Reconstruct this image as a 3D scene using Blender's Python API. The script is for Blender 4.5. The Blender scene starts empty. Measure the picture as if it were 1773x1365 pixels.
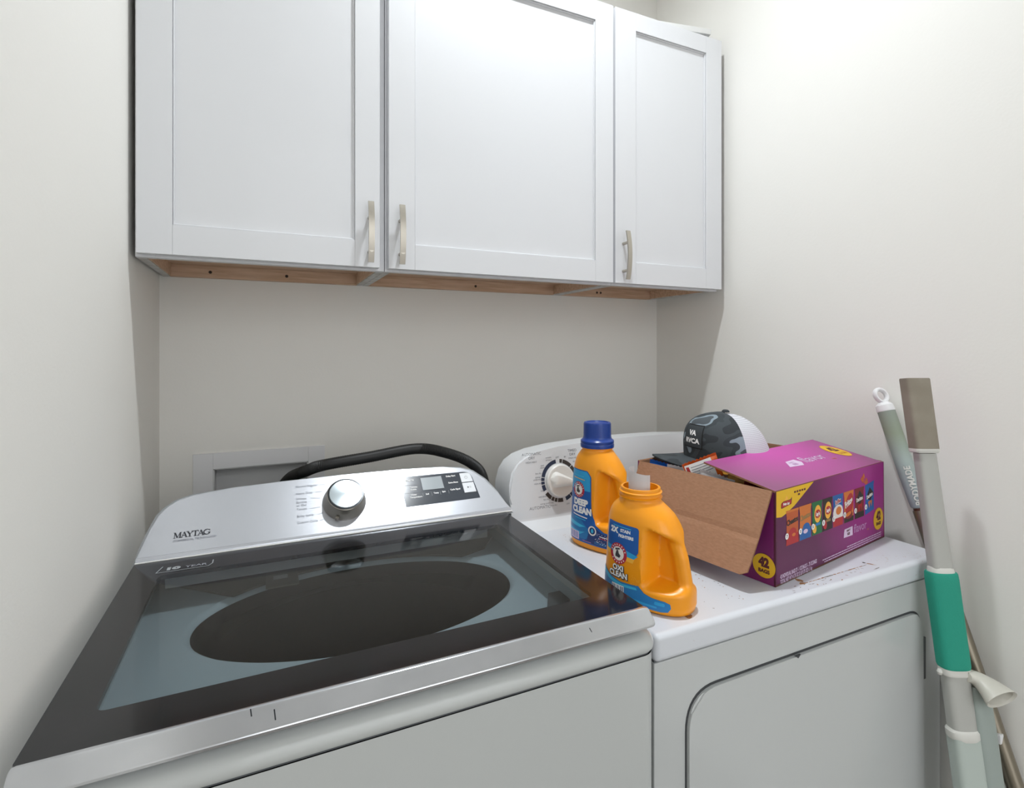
import bpy, bmesh, math, random
from math import sin, cos, pi, radians, sqrt, atan2
from mathutils import Vector, Matrix, noise

SC = bpy.context.scene
COL = SC.collection
H = 1.32            # height of the camera above the floor

# ------------------------------------------------------------------ camera, world, lights, exposure
YAW = radians(24.896)
cd = bpy.data.cameras.new('camera')
cd.sensor_fit = 'HORIZONTAL'; cd.sensor_width = 36.0
cd.lens = 36.0 * 918.92 / 1773
cd.shift_y = -(682.5 - 603.56) / 1773
cd.clip_start = 0.02
cam = bpy.data.objects.new('camera', cd); COL.objects.link(cam)
cam.location = (0, 0, H); cam.rotation_euler = (pi / 2, 0, -YAW)
SC.camera = cam

w = bpy.data.worlds.new('ambient_fill'); SC.world = w; w.use_nodes = True
WN = w.node_tree; BG = WN.nodes['Background']; BG.inputs[1].default_value = 2.7
# added fill light from outside the nook: brighter above, dimmer below
tcw = WN.nodes.new('ShaderNodeTexCoord'); spw = WN.nodes.new('ShaderNodeSeparateXYZ'); mrw = WN.nodes.new('ShaderNodeMapRange'); rpw = WN.nodes.new('ShaderNodeValToRGB')
mrw.inputs[1].default_value = -0.25; mrw.inputs[2].default_value = 0.45
rpw.color_ramp.elements[0].color = (0.26, 0.26, 0.26, 1); rpw.color_ramp.elements[1].color = (0.95, 0.98, 1.0, 1)
WN.links.new(tcw.outputs['Generated'], spw.inputs[0]); WN.links.new(spw.outputs[2], mrw.inputs[0]); WN.links.new(mrw.outputs[0], rpw.inputs[0]); WN.links.new(rpw.outputs[0], BG.inputs[0])

LAMP = (0.60, 0.815)
CEIL = 2.90
ld = bpy.data.lights.new('downlight_beam', 'SPOT'); ld.energy = 76; ld.shadow_soft_size = 0.045
ld.spot_size = radians(155); ld.spot_blend = 1.0; ld.color = (0.93, 0.985, 1.02)
lo = bpy.data.objects.new('downlight_beam', ld); COL.objects.link(lo); lo.location = (LAMP[0], LAMP[1], CEIL - 0.012)

SC.view_settings.view_transform = 'Standard'
SC.view_settings.look = 'None'
SC.view_settings.gamma = 1.0
SC.view_settings.use_curve_mapping = False
SC.view_settings.exposure = 0.19

# ------------------------------------------------------------------ materials
def lin(c):
    if isinstance(c, str):
        c = tuple(int(c[i:i + 2], 16) / 255 for i in (0, 2, 4))
    return tuple((x / 12.92 if x <= 0.04045 else ((x + 0.055) / 1.055) ** 2.4) for x in c) + (1.0,)

MATS = {}
def mat(name, col, rough=0.5, metal=0.0, coat=0.0, bump=None, var=None, spec=None, trans=None, emit=None):
    """bump=(scale, strength, stretch xyz), var=(scale, second colour, low, high)"""
    m = bpy.data.materials.new(name); m.use_nodes = True
    nt = m.node_tree; b = nt.nodes['Principled BSDF']
    b.inputs['Base Color'].default_value = lin(col)
    b.inputs['Roughness'].default_value = rough
    b.inputs['Metallic'].default_value = metal
    b.inputs['Coat Weight'].default_value = coat
    if spec is not None: b.inputs['Specular IOR Level'].default_value = spec
    if trans: b.inputs['Transmission Weight'].default_value = trans
    if emit:
        b.inputs['Emission Color'].default_value = lin(emit[0]); b.inputs['Emission Strength'].default_value = emit[1]
    if bump or var:
        tc = nt.nodes.new('ShaderNodeTexCoord')
    if bump:
        mp = nt.nodes.new('ShaderNodeMapping'); nt.links.new(tc.outputs['Object'], mp.inputs[0])
        mp.inputs['Scale'].default_value = bump[2] if len(bump) > 2 else (1, 1, 1)
        n = nt.nodes.new('ShaderNodeTexNoise'); n.inputs['Scale'].default_value = bump[0]; n.inputs['Detail'].default_value = 4
        nt.links.new(mp.outputs[0], n.inputs['Vector'])
        bp = nt.nodes.new('ShaderNodeBump'); bp.inputs['Strength'].default_value = bump[1]; bp.inputs['Distance'].default_value = 0.002
        nt.links.new(n.outputs[0], bp.inputs['Height']); nt.links.new(bp.outputs[0], b.inputs['Normal'])
    if var:
        n = nt.nodes.new('ShaderNodeTexNoise'); n.inputs['Scale'].default_value = var[0]; n.inputs['Detail'].default_value = 5
        if len(var) > 4:
            mp2 = nt.nodes.new('ShaderNodeMapping'); mp2.inputs['Scale'].default_value = var[4]
            nt.links.new(tc.outputs['Object'], mp2.inputs[0]); nt.links.new(mp2.outputs[0], n.inputs['Vector'])
        else:
            nt.links.new(tc.outputs['Object'], n.inputs['Vector'])
        r = nt.nodes.new('ShaderNodeValToRGB')
        r.color_ramp.elements[0].position = var[2]; r.color_ramp.elements[0].color = lin(col)
        r.color_ramp.elements[1].position = var[3]; r.color_ramp.elements[1].color = lin(var[1])
        nt.links.new(n.outputs[0], r.inputs[0]); nt.links.new(r.outputs[0], b.inputs['Base Color'])
    MATS[name] = m
    return m

mat('wall_paint', 'f0eee9', 0.75, bump=(160, 0.10))
mat('ceiling_paint', 'f0f0ee', 0.9)
mat('floor_vinyl', '6d655b', 0.5, var=(6, '594f45', 0.35, 0.7, (1, 8, 1)))
mat('trim_paint', 'e8e8e6', 0.4)
mat('cabinet_white', 'dedfe2', 0.38, coat=0.1)
mat('cabinet_edge', 'cfcfcd', 0.6, var=(40, 'b9b4ac', 0.4, 0.7))
mat('cabinet_wood', 'dcbea4', 0.65, var=(9, 'c4a285', 0.35, 0.7, (1.2, 14, 14)))
mat('screw_dark', '3a2c22', 0.6)
mat('nickel', 'b9b3a8', 0.33, metal=0.9, bump=(300, 0.05, (1, 1, 0.05)))
mat('appliance_white', 'c1c4c4', 0.28, coat=0.3)
mat('console_white', 'd9dbde', 0.3, coat=0.3)
mat('washer_white', 'bdc0bf', 0.3, coat=0.3)
mat('seam_dark', '5f6265', 0.7)
mat('gap_dark', '3f4143', 0.8)
mat('silver', 'c6c9d0', 0.24, metal=0.55, bump=(60, 0.03, (0.3, 40, 40)))
mat('silver_bright', 'e4e5e8', 0.2, metal=0.9)
mat('silver_strip', 'cfd1d5', 0.17, metal=0.85, var=(14, 'c4c6ca', 0.4, 0.7))
mat('console_shell', '8c8f91', 0.5)
mat('chrome_dark', '3a3d41', 0.2, metal=0.7)
mat('knob_side', '8f8b84', 0.25, metal=0.85)
mat('panel_dark', '42474f', 0.14)
mat('display_grey', 'a9b1b6', 0.15)
mat('button_white', 'e6e9ee', 0.3)
mat('ink_dark', '2a2c33', 0.6)
mat('ink_grey', '8b8e96', 0.6)
mat('ink_mid', '6c6f77', 0.6)
mat('ink_soft', '83868f', 0.6)
mat('ink_white', 'f2f2f2', 0.5)
mat('ink_light_grey', 'a3a7aa', 0.5)
mat('glass_border', '1e1f21', 0.10, var=(30, '252427', 0.4, 0.7))
mat('deck_plastic', '9aa8ae', 0.4)
mat('deck_brown', '55524c', 0.5)
mat('tub_shaded', '211f1d', 0.4, metal=0.3, var=(60, '2b2926', 0.45, 0.7))  # stainless tub coloured dark for the shade inside it
mat('hose_black', '161616', 0.5)
mat('box_grey_plastic', 'e8e8ea', 0.5)
mat('box_inner_plastic', 'd8d8d8', 0.5)
mat('knob_white', 'e6e4e0', 0.35, coat=0.2)
mat('ring_navy', '27324a', 0.5)
mat('ring_brown', '3d3734', 0.5)
mat('rust', '8a5a34', 0.8, var=(300, 'b9926a', 0.4, 0.65))
mat('stain_grey', '8f8a84', 0.8)
mat('orange_plastic', 'f39b12', 0.33, bump=(200, 0.02))
mat('orange_inner', 'd98a3a', 0.5)
mat('cap_blue', '123a8c', 0.3)
mat('spout_white', 'e8e8ea', 0.35)
mat('label_blue', '1d5aa8', 0.35)
mat('label_sky', '2b9bd2', 0.35)
mat('label_cyan', '39b5df', 0.35)
mat('label_navy', '1a3470', 0.35)
mat('label_mid', '1c78b8', 0.35)
mat('label_yellow', 'f6b640', 0.35)
mat('emblem_red', 'b3243a', 0.4)
mat('emblem_white', 'efe9e4', 0.4)
mat('emblem_dark', '3b3a40', 0.5)
mat('cardboard', 'a98064', 0.85, var=(120, '9c7559', 0.35, 0.7, (1, 1, 3)))
mat('cardboard_edge', '8a6346', 0.9)
mat('print_yellow', 'e9b918', 0.45)
mat('print_yellow_edge', 'c98a1c', 0.5)
mat('print_maroon', '5a1a22', 0.5)
mat('print_red', 'b3262c', 0.45)
mat('print_lilac', 'd9c2dd', 0.45)
mat('print_lilac_dim', 'b07ab0', 0.45)
mat('print_lilac_mid', 'c79ac8', 0.45)
mat('print_orange', 'd3762f', 0.45)
mat('print_deeporange', 'c05a28', 0.45)
mat('print_tan', '9a7a4a', 0.45)
mat('print_green', '1d6b3c', 0.45)
mat('print_black', '2b221f', 0.45)
mat('print_blue', '1f5fa6', 0.45)
mat('print_darkred', '7d2024', 0.45)
mat('print_white', 'e6e0dc', 0.45)
mat('hat_patch', '33383c', 0.8)
mat('print_ink', '0c0d0f', 0.8)
mat('hat_button', '2b3035', 0.7)
mat('mop_taupe', '958d7f', 0.75, var=(14, '857c6e', 0.4, 0.7))
mat('mop_grey', 'b1b1ac', 0.5)
mat('mop_light', 'd3d2cc', 0.45)
mat('mop_teal', '23957f', 0.8, bump=(400, 0.25))
mat('mop_mint', 'b4beb8', 0.4)
mat('mop_mint_dark', '98a29d', 0.45)
mat('mop_lever', 'c8c5bb', 0.4)
mat('broom_metal', '8c8475', 0.3, metal=0.75)
mat('broom_copper', '6a4b3e', 0.4, metal=0.5)
mat('broom_white', 'ededee', 0.35)
mat('foil_silver', 'c9ccd4', 0.28, metal=0.6, bump=(60, 0.5))
mat('foil_white', 'e2e3e8', 0.35, bump=(60, 0.4))
mat('foil_blue', '1763c0', 0.3, bump=(50, 0.4))
mat('foil_orange', 'e0641a', 0.35, bump=(50, 0.4))
mat('foil_brown', '4a3020', 0.35, bump=(50, 0.4))
mat('foil_yellow', 'd8a03a', 0.35, bump=(50, 0.4))
mat('foil_red', '8e2230', 0.35, bump=(50, 0.4))
mat('foil_grey', '9b9690', 0.35, bump=(50, 0.4))
mat('foil_green', '226b3a', 0.35, bump=(50, 0.4))
mat('sheet_pale', 'd8d8d6', 0.6)
mat('lamp_base', 'eeeeee', 0.5)
mat('lamp_globe', 'ffffff', 0.4, emit=('fffaf0', 14.0))

def glass_mat():
    m = bpy.data.materials.new('tinted_glass'); m.use_nodes = True; nt = m.node_tree; nt.nodes.clear()
    o = nt.nodes.new('ShaderNodeOutputMaterial'); mx = nt.nodes.new('ShaderNodeMixShader')
    t = nt.nodes.new('ShaderNodeBsdfTransparent'); t.inputs[0].default_value = (0.85, 0.87, 0.875, 1)
    g = nt.nodes.new('ShaderNodeBsdfGlossy'); g.inputs['Roughness'].default_value = 0.06
    f = nt.nodes.new('ShaderNodeFresnel'); f.inputs[0].default_value = 1.5
    ge = nt.nodes.new('ShaderNodeNewGeometry'); iv = nt.nodes.new('ShaderNodeMath'); iv.operation = 'SUBTRACT'; iv.inputs[0].default_value = 1.0
    mu = nt.nodes.new('ShaderNodeMath'); mu.operation = 'MULTIPLY'
    nt.links.new(ge.outputs['Backfacing'], iv.inputs[1]); nt.links.new(f.outputs[0], mu.inputs[0]); nt.links.new(iv.outputs[0], mu.inputs[1])
    nt.links.new(mu.outputs[0], mx.inputs[0]); nt.links.new(t.outputs[0], mx.inputs[1]); nt.links.new(g.outputs[0], mx.inputs[2])
    nt.links.new(mx.outputs[0], o.inputs[0]); MATS['tinted_glass'] = m
glass_mat()

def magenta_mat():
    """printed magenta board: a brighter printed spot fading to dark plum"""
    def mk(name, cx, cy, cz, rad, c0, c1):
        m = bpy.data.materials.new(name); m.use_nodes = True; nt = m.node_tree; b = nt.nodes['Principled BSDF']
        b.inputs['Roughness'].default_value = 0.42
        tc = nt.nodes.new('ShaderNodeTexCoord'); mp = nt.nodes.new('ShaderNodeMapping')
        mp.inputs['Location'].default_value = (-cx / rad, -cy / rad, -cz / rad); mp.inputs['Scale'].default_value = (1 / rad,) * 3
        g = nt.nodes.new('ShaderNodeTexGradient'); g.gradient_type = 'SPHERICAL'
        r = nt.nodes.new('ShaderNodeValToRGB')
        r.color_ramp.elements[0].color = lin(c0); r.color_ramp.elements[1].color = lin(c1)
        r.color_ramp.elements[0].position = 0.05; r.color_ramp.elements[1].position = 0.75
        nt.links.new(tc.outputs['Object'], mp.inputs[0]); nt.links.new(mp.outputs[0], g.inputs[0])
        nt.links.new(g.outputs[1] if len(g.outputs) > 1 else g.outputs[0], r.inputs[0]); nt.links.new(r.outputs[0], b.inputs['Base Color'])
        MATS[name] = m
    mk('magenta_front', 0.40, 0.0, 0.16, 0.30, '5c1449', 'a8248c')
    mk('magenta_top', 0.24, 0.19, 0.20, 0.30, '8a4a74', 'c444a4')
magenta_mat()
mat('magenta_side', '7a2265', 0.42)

def camo_mat():
    m = bpy.data.materials.new('camo_cloth'); m.use_nodes = True; nt = m.node_tree; b = nt.nodes['Principled BSDF']
    b.inputs['Roughness'].default_value = 0.85
    tc = nt.nodes.new('ShaderNodeTexCoord'); n = nt.nodes.new('ShaderNodeTexNoise'); n.inputs['Scale'].default_value = 17; n.inputs['Detail'].default_value = 1.5
    mp = nt.nodes.new('ShaderNodeMapping'); mp.inputs['Scale'].default_value = (0.8, 1, 1.3); mp.inputs['Rotation'].default_value = (0, 0.8, 0)
    r = nt.nodes.new('ShaderNodeValToRGB'); r.color_ramp.interpolation = 'CONSTANT'
    e = r.color_ramp.elements; e[0].color = lin('2c3135'); e[0].position = 0; e[1].color = lin('3d4347'); e[1].position = 0.40
    x = e.new(0.50); x.color = lin('33393d'); x = e.new(0.585); x.color = lin('808d96'); x = e.new(0.65); x.color = lin('474d52')
    nt.links.new(tc.outputs['Object'], mp.inputs[0]); nt.links.new(mp.outputs[0], n.inputs['Vector']); nt.links.new(n.outputs[0], r.inputs[0]); nt.links.new(r.outputs[0], b.inputs['Base Color'])
    MATS['camo_cloth'] = m
    m = bpy.data.materials.new('mesh_cloth'); m.use_nodes = True; nt = m.node_tree; b = nt.nodes['Principled BSDF']
    b.inputs['Roughness'].default_value = 0.8
    tc = nt.nodes.new('ShaderNodeTexCoord')
    w1 = nt.nodes.new('ShaderNodeTexWave'); w1.inputs['Scale'].default_value = 90; w1.bands_direction = 'X'
    w2 = nt.nodes.new('ShaderNodeTexWave'); w2.inputs['Scale'].default_value = 90; w2.bands_direction = 'Z'
    mm = nt.nodes.new('ShaderNodeMath'); mm.operation = 'MULTIPLY'
    r = nt.nodes.new('ShaderNodeValToRGB'); r.color_ramp.elements[0].color = lin('d2d2d8'); r.color_ramp.elements[1].color = lin('9d9da8')
    r.color_ramp.elements[0].position = 0.3; r.color_ramp.elements[1].position = 0.8
    for q in (w1, w2): nt.links.new(tc.outputs['Object'], q.inputs['Vector'])
    nt.links.new(w1.outputs[1], mm.inputs[0]); nt.links.new(w2.outputs[1], mm.inputs[1]); nt.links.new(mm.outputs[0], r.inputs[0]); nt.links.new(r.outputs[0], b.inputs['Base Color'])
    MATS['mesh_cloth'] = m
camo_mat()

def worn_top_mat():
    """white enamel with small brown specks, denser near the front middle"""
    m = bpy.data.materials.new('dryer_top_enamel'); m.use_nodes = True; nt = m.node_tree; b = nt.nodes['Principled BSDF']
    b.inputs['Roughness'].default_value = 0.35
    tc = nt.nodes.new('ShaderNodeTexCoord'); n = nt.nodes.new('ShaderNodeTexNoise'); n.inputs['Scale'].default_value = 260; n.inputs['Detail'].default_value = 2
    n2 = nt.nodes.new('ShaderNodeTexNoise'); n2.inputs['Scale'].default_value = 9; n2.inputs['Detail'].default_value = 2
    a = nt.nodes.new('ShaderNodeMath'); a.operation = 'MULTIPLY'
    r = nt.nodes.new('ShaderNodeValToRGB'); r.color_ramp.elements[0].color = lin('d3d6dc'); r.color_ramp.elements[1].color = lin('b39a83')
    r.color_ramp.elements[0].position = 0.43; r.color_ramp.elements[1].position = 0.51
    for q in (n, n2): nt.links.new(tc.outputs['Object'], q.inputs['Vector'])
    nt.links.new(n.outputs[0], a.inputs[0]); nt.links.new(n2.outputs[0], a.inputs[1]); nt.links.new(a.outputs[0], r.inputs[0]); nt.links.new(r.outputs[0], b.inputs['Base Color'])
    MATS['dryer_top_enamel'] = m
worn_top_mat()

def cap_mat():
    m = mat('brushed_cap', 'a9b2b6', 0.30, metal=1.0); nt = m.node_tree; b = nt.nodes['Principled BSDF']
    b.inputs['Anisotropic'].default_value = 0.85
    t = nt.nodes.new('ShaderNodeTangent'); t.direction_type = 'RADIAL'; t.axis = 'Z'
    nt.links.new(t.outputs[0], b.inputs['Tangent'])
cap_mat()

def grip_mat():
    m = bpy.data.materials.new('broom_grip'); m.use_nodes = True; nt = m.node_tree; b = nt.nodes['Principled BSDF']
    b.inputs['Roughness'].default_value = 0.6
    tc = nt.nodes.new('ShaderNodeTexCoord'); sp = nt.nodes.new('ShaderNodeSeparateXYZ'); r = nt.nodes.new('ShaderNodeValToRGB')
    mr = nt.nodes.new('ShaderNodeMapRange'); mr.inputs[1].default_value = 0.97; mr.inputs[2].default_value = 1.19
    e = r.color_ramp.elements; e[0].color = lin('9aa4ac'); e[1].color = lin('909890'); x = e.new(0.5); x.color = lin('a3b0ac'); x = e.new(0.75); x.color = lin('8f9a86')
    nt.links.new(tc.outputs['Object'], sp.inputs[0]); nt.links.new(sp.outputs[2], mr.inputs[0]); nt.links.new(mr.outputs[0], r.inputs[0]); nt.links.new(r.outputs[0], b.inputs['Base Color'])
    MATS['broom_grip'] = m
grip_mat()

# ------------------------------------------------------------------ object helpers
def thing(name, label, cat, loc=(0, 0, 0), rotz=0.0, group=None):
    o = bpy.data.objects.new(name, None); COL.objects.link(o)
    o.empty_display_size = 0.05; o.location = loc; o.rotation_euler = (0, 0, rotz)
    o['label'] = label; o['category'] = cat
    if group: o['group'] = group
    o.matrix_basis = Matrix.Translation(loc) @ Matrix.Rotation(rotz, 4, 'Z')
    return o

def root_of(o):
    return o if o.parent is None else root_of(o.parent)

def finish(name, bm, mats, parent=None, local=False, smooth=True, angle=35, label=None):
    """link a bmesh as one mesh object; vertices are world coordinates unless local"""
    if parent is not None and not local:
        bm.transform(root_of(parent).matrix_basis.inverted())
    bmesh.ops.recalc_face_normals(bm, faces=bm.faces) if smooth != 'keep' else None
    me = bpy.data.meshes.new(name); bm.to_mesh(me); bm.free()
    for mn in ([mats] if isinstance(mats, str) else mats): me.materials.append(MATS[mn])
    if smooth:
        me.polygons.foreach_set('use_smooth', [True] * len(me.polygons))
        if hasattr(me, 'set_sharp_from_angle'): me.set_sharp_from_angle(angle=radians(angle))
    o = bpy.data.objects.new(name, me); COL.objects.link(o)
    if smooth is True:
        m = o.modifiers.new('weighted_normal', 'WEIGHTED_NORMAL'); m.keep_sharp = True; m.weight = 90
    if parent is not None: o.parent = parent
    if label: o['label'] = label
    return o

def struct(name, bm, m):
    o = finish(name, bm, m, None, smooth=False); o['kind'] = 'structure'; o['label'] = name.replace('_', ' ') + ' of the laundry nook'
    o['category'] = name.split('_')[0]
    return o

def box(bm, x0, x1, y0, y1, z0, z1, bev=0.0, seg=2, mi=0, M=None):
    r = bmesh.ops.create_cube(bm, size=1.0)
    vs = r['verts']
    for v in vs:
        v.co = Vector((x0 + (v.co.x + .5) * (x1 - x0), y0 + (v.co.y + .5) * (y1 - y0), z0 + (v.co.z + .5) * (z1 - z0)))
    fs = list({f for v in vs for f in v.link_faces})
    for f in fs: f.material_index = mi
    if bev > 0:
        es = list({e for v in vs for e in v.link_edges})
        rr = bmesh.ops.bevel(bm, geom=es, offset=bev, segments=seg, affect='EDGES', profile=0.5)
        vs = list({v for f in rr['faces'] for v in f.verts} | {v for v in vs if v.is_valid})
    if M is not None:
        bmesh.ops.transform(bm, matrix=M, verts=[v for v in vs if v.is_valid])
    return vs

def prism(bm, pts, axis_fn0, axis_fn1, mi=0):
    """loft between two copies of a 2-D outline given by two mapping functions"""
    a = [bm.verts.new(axis_fn0(*p)) for p in pts]; b = [bm.verts.new(axis_fn1(*p)) for p in pts]
    n = len(pts)
    fs = [bm.faces.new(a), bm.faces.new(b[::-1])]
    for i in range(n):
        j = (i + 1) % n
        fs.append(bm.faces.new((a[i], b[i], b[j], a[j])))
    for f in fs: f.material_index = mi
    return a, b, fs

def rings(bm, rs, cap0=True, cap1=True, mi=0, closed=True):
    """loft rings of equal vertex count"""
    vr = [[bm.verts.new(p) for p in r] for r in rs]
    n = len(vr[0]); fs = []
    for i in range(len(vr) - 1):
        for j in range(n if closed else n - 1):
            k = (j + 1) % n
            fs.append(bm.faces.new((vr[i][j], vr[i][k], vr[i + 1][k], vr[i + 1][j])))
    if cap0: fs.append(bm.faces.new(vr[0][::-1]))
    if cap1: fs.append(bm.faces.new(vr[-1]))
    for f in fs: f.material_index = mi
    return vr, fs

def lathe(bm, prof, M=Matrix(), n=32, mi=0, cap0=True, cap1=True, sx=1.0, sy=1.0):
    rs = [[M @ Vector((r * sx * cos(2 * pi * k / n), r * sy * sin(2 * pi * k / n), z)) for k in range(n)] for r, z in prof]
    return rings(bm, rs, cap0, cap1, mi)

def frame_of(d):
    d = Vector(d).normalized(); u = Vector((0, 0, 1)) if abs(d.z) < 0.95 else Vector((1, 0, 0))
    a = d.cross(u).normalized(); b = a.cross(d).normalized()
    return a, b

def tube(bm, pts, r, n=16, mi=0, cap=True):
    pts = [Vector(p) for p in pts]; rs = []
    for i, p in enumerate(pts):
        d = pts[min(i + 1, len(pts) - 1)] - pts[max(i - 1, 0)]
        a, b = frame_of(d); rr = r[i] if isinstance(r, (list, tuple)) else r
        rs.append([p + a * rr * cos(2 * pi * k / n) + b * rr * sin(2 * pi * k / n) for k in range(n)])
    return rings(bm, rs, cap, cap, mi)

def spline(P, n):
    """Catmull-Rom through the points"""
    P = [Vector(p) for p in P]; P = [P[0] * 2 - P[1]] + P + [P[-1] * 2 - P[-2]]; out = []
    for i in range(1, len(P) - 2):
        for k in range(n):
            t = k / n
            out.append(0.5 * ((2 * P[i]) + (P[i + 1] - P[i - 1]) * t + (2 * P[i - 1] - 5 * P[i] + 4 * P[i + 1] - P[i + 2]) * t * t + (-P[i - 1] + 3 * P[i] - 3 * P[i + 1] + P[i + 2]) * t ** 3))
    out.append(P[-2]); return out

def roundpoly(pts, rad, seg=6):
    """2-D polygon with rounded corners; rad a number or one per corner"""
    out = []; n = len(pts)
    for i in range(n):
        p = Vector(pts[i]); a = Vector(pts[i - 1]); b = Vector(pts[(i + 1) % n]); r = rad[i] if isinstance(rad, (list, tuple)) else rad
        if r <= 0: out.append(tuple(p)); continue
        da = (a - p).normalized(); db = (b - p).normalized()
        th = da.angle(db); t = min(r / math.tan(th / 2), (a - p).length * .49, (b - p).length * .49)
        p0 = p + da * t; p1 = p + db * t
        for k in range(seg + 1):
            s = k / seg
            out.append(tuple((p0 * (1 - s) ** 2) + (p * 2 * s * (1 - s)) + (p1 * s * s)))
    return out

# ------------------------------------------------------------------ printing: flat shapes and lettering laid on a surface
def text_bm(s, size, align='LEFT', bold=0.0, space=1.0):
    cu = bpy.data.curves.new('t', 'FONT'); cu.body = s; cu.size = size; cu.align_x = align; cu.offset = bold; cu.space_character = space
    cu.resolution_u = 3; cu.fill_mode = 'FRONT'
    o = bpy.data.objects.new('t', cu); COL.objects.link(o)
    dg = bpy.context.evaluated_depsgraph_get(); me = bpy.data.meshes.new_from_object(o.evaluated_get(dg))
    bpy.data.objects.remove(o); bpy.data.curves.remove(cu)
    bm = bmesh.new(); bm.from_mesh(me); bpy.data.meshes.remove(me)
    return bm

class Decal:
    def __init__(self): self.items = []
    def poly(self, pts, m, layer=0):
        bm = bmesh.new(); f = bm.faces.new([bm.verts.new((p[0], p[1], 0)) for p in pts])
        bmesh.ops.triangulate(bm, faces=[f]); self.items.append((bm, m, layer)); return self
    def rect(self, x0, x1, y0, y1, m, layer=0, r=0):
        p = [(x0, y0), (x1, y0), (x1, y1), (x0, y1)]
        return self.poly(roundpoly(p, r) if r else p, m, layer)
    def ell(self, cx, cy, rx, ry, m, layer=0, n=28, rot=0):
        return self.poly([(cx + rx * cos(2 * pi * k / n) * cos(rot) - ry * sin(2 * pi * k / n) * sin(rot), cy + rx * cos(2 * pi * k / n) * sin(rot) + ry * sin(2 * pi * k / n) * cos(rot)) for k in range(n)], m, layer)
    def arc(self, cx, cy, r0, r1, a0, a1, m, layer=0, n=10):
        """clockwise angles from straight up, degrees"""
        P = [(cx + r1 * sin(radians(a0 + (a1 - a0) * k / n)), cy + r1 * cos(radians(a0 + (a1 - a0) * k / n))) for k in range(n + 1)]
        Q = [(cx + r0 * sin(radians(a0 + (a1 - a0) * k / n)), cy + r0 * cos(radians(a0 + (a1 - a0) * k / n))) for k in range(n + 1)]
        bm = bmesh.new(); p = [bm.verts.new((*v, 0)) for v in P]; q = [bm.verts.new((*v, 0)) for v in Q]
        for k in range(n): bm.faces.new((p[k], p[k + 1], q[k + 1], q[k]))
        self.items.append((bm, m, layer)); return self
    def text(self, s, x, y, h, m, layer=1, align='LEFT', bold=0.0, sx=1.0, rot=0.0, space=1.0, shear=0.0):
        """h is the height of a capital letter"""
        bm = text_bm(s, h / 0.70, align, bold, space)
        S = Matrix(((1, shear, 0, 0), (0, 1, 0, 0), (0, 0, 1, 0), (0, 0, 0, 1)))
        bm.transform(Matrix.Translation((x, y, 0)) @ Matrix.Rotation(rot, 4, 'Z') @ Matrix.Diagonal((sx, 1, 1, 1)) @ S)
        self.items.append((bm, m, layer)); return self
    def stroke(self, x0, y0, x1, y1, wd, m, layer=1):
        d = Vector((x1 - x0, y1 - y0)); n = Vector((-d.y, d.x)).normalized() * wd / 2
        return self.poly([(x0 - n.x, y0 - n.y), (x1 - n.x, y1 - n.y), (x1 + n.x, y1 + n.y), (x0 + n.x, y0 + n.y)], m, layer)
    def build(self, name, fn, parent, cut=0.0, lift=0.00018, label=None, local=True):
        """fn(x, y, height) gives the place on the surface"""
        out = bmesh.new(); used = []
        for bm, m, layer in self.items:
            if m not in used: used.append(m)
            if cut:
                xs = [v.co.x for v in bm.verts]; ys = [v.co.y for v in bm.verts]
                for ax, lo_, hi in ((0, min(xs), max(xs)), (1, min(ys), max(ys))):
                    q = math.floor(lo_ / cut) * cut + cut
                    while q < hi:
                        co = (q, 0, 0) if ax == 0 else (0, q, 0); no = (1, 0, 0) if ax == 0 else (0, 1, 0)
                        bmesh.ops.bisect_plane(bm, geom=bm.verts[:] + bm.edges[:] + bm.faces[:], plane_co=co, plane_no=no, dist=1e-7)
                        q += cut
            vm = {v: out.verts.new(fn(v.co.x, v.co.y, 0.0003 + layer * lift)) for v in bm.verts}
            for f in bm.faces:
                try:
                    nf = out.faces.new([vm[v] for v in f.verts]); nf.material_index = used.index(m)
                except ValueError: pass
            bm.free()
        return finish(name, out, used, parent, local=local, smooth='keep', angle=60, label=label)

# ------------------------------------------------------------------ the setting
XL, XR, YB, YF = -0.2345, 1.2919, 1.5316, -1.15
def B(*a, **k):
    bm = bmesh.new(); box(bm, *a, **k); return bm
struct('floor', B(XL - .1, XR + .1, YF - .1, YB + .1, -.06, 0), 'floor_vinyl')
struct('ceiling', B(XL - .1, XR + .1, YF - .1, YB + .1, CEIL, CEIL + .06), 'ceiling_paint')
struct('wall_left', B(XL - .1, XL, YF - .1, YB + .1, 0, CEIL), 'wall_paint')
struct('wall_right', B(XR, XR + .1, YF - .1, YB + .1, 0, CEIL), 'wall_paint')
HX0, HX1, HZ0, HZ1 = -0.1203, 0.1045, H - .47, H - .304
bm = bmesh.new()
box(bm, XL, HX0, YB, YB + .12, 0, CEIL); box(bm, HX1, XR, YB, YB + .12, 0, CEIL)
box(bm, HX0, HX1, YB, YB + .12, 0, HZ0); box(bm, HX0, HX1, YB, YB + .12, HZ1, CEIL)
bmesh.ops.remove_doubles(bm, verts=bm.verts, dist=1e-5)
struct('wall_back', bm, 'wall_paint')
DX0, DX1, DZ = -0.10, 1.16, 2.62  # unseen opening behind the camera, made tall to let fill light in
bm = bmesh.new()
box(bm, XL, DX0, YF - .1, YF, 0, CEIL); box(bm, DX1, XR, YF - .1, YF, 0, CEIL); box(bm, DX0, DX1, YF - .1, YF, DZ, CEIL)
struct('wall_front', bm, 'wall_paint')
bm = bmesh.new()
box(bm, DX0, DX0 + .02, YF - .11, YF + .012, 0, DZ, .003); box(bm, DX1 - .02, DX1, YF - .11, YF + .012, 0, DZ, .003); box(bm, DX0, DX1, YF - .11, YF + .012, DZ - .02, DZ, .003)
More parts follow.
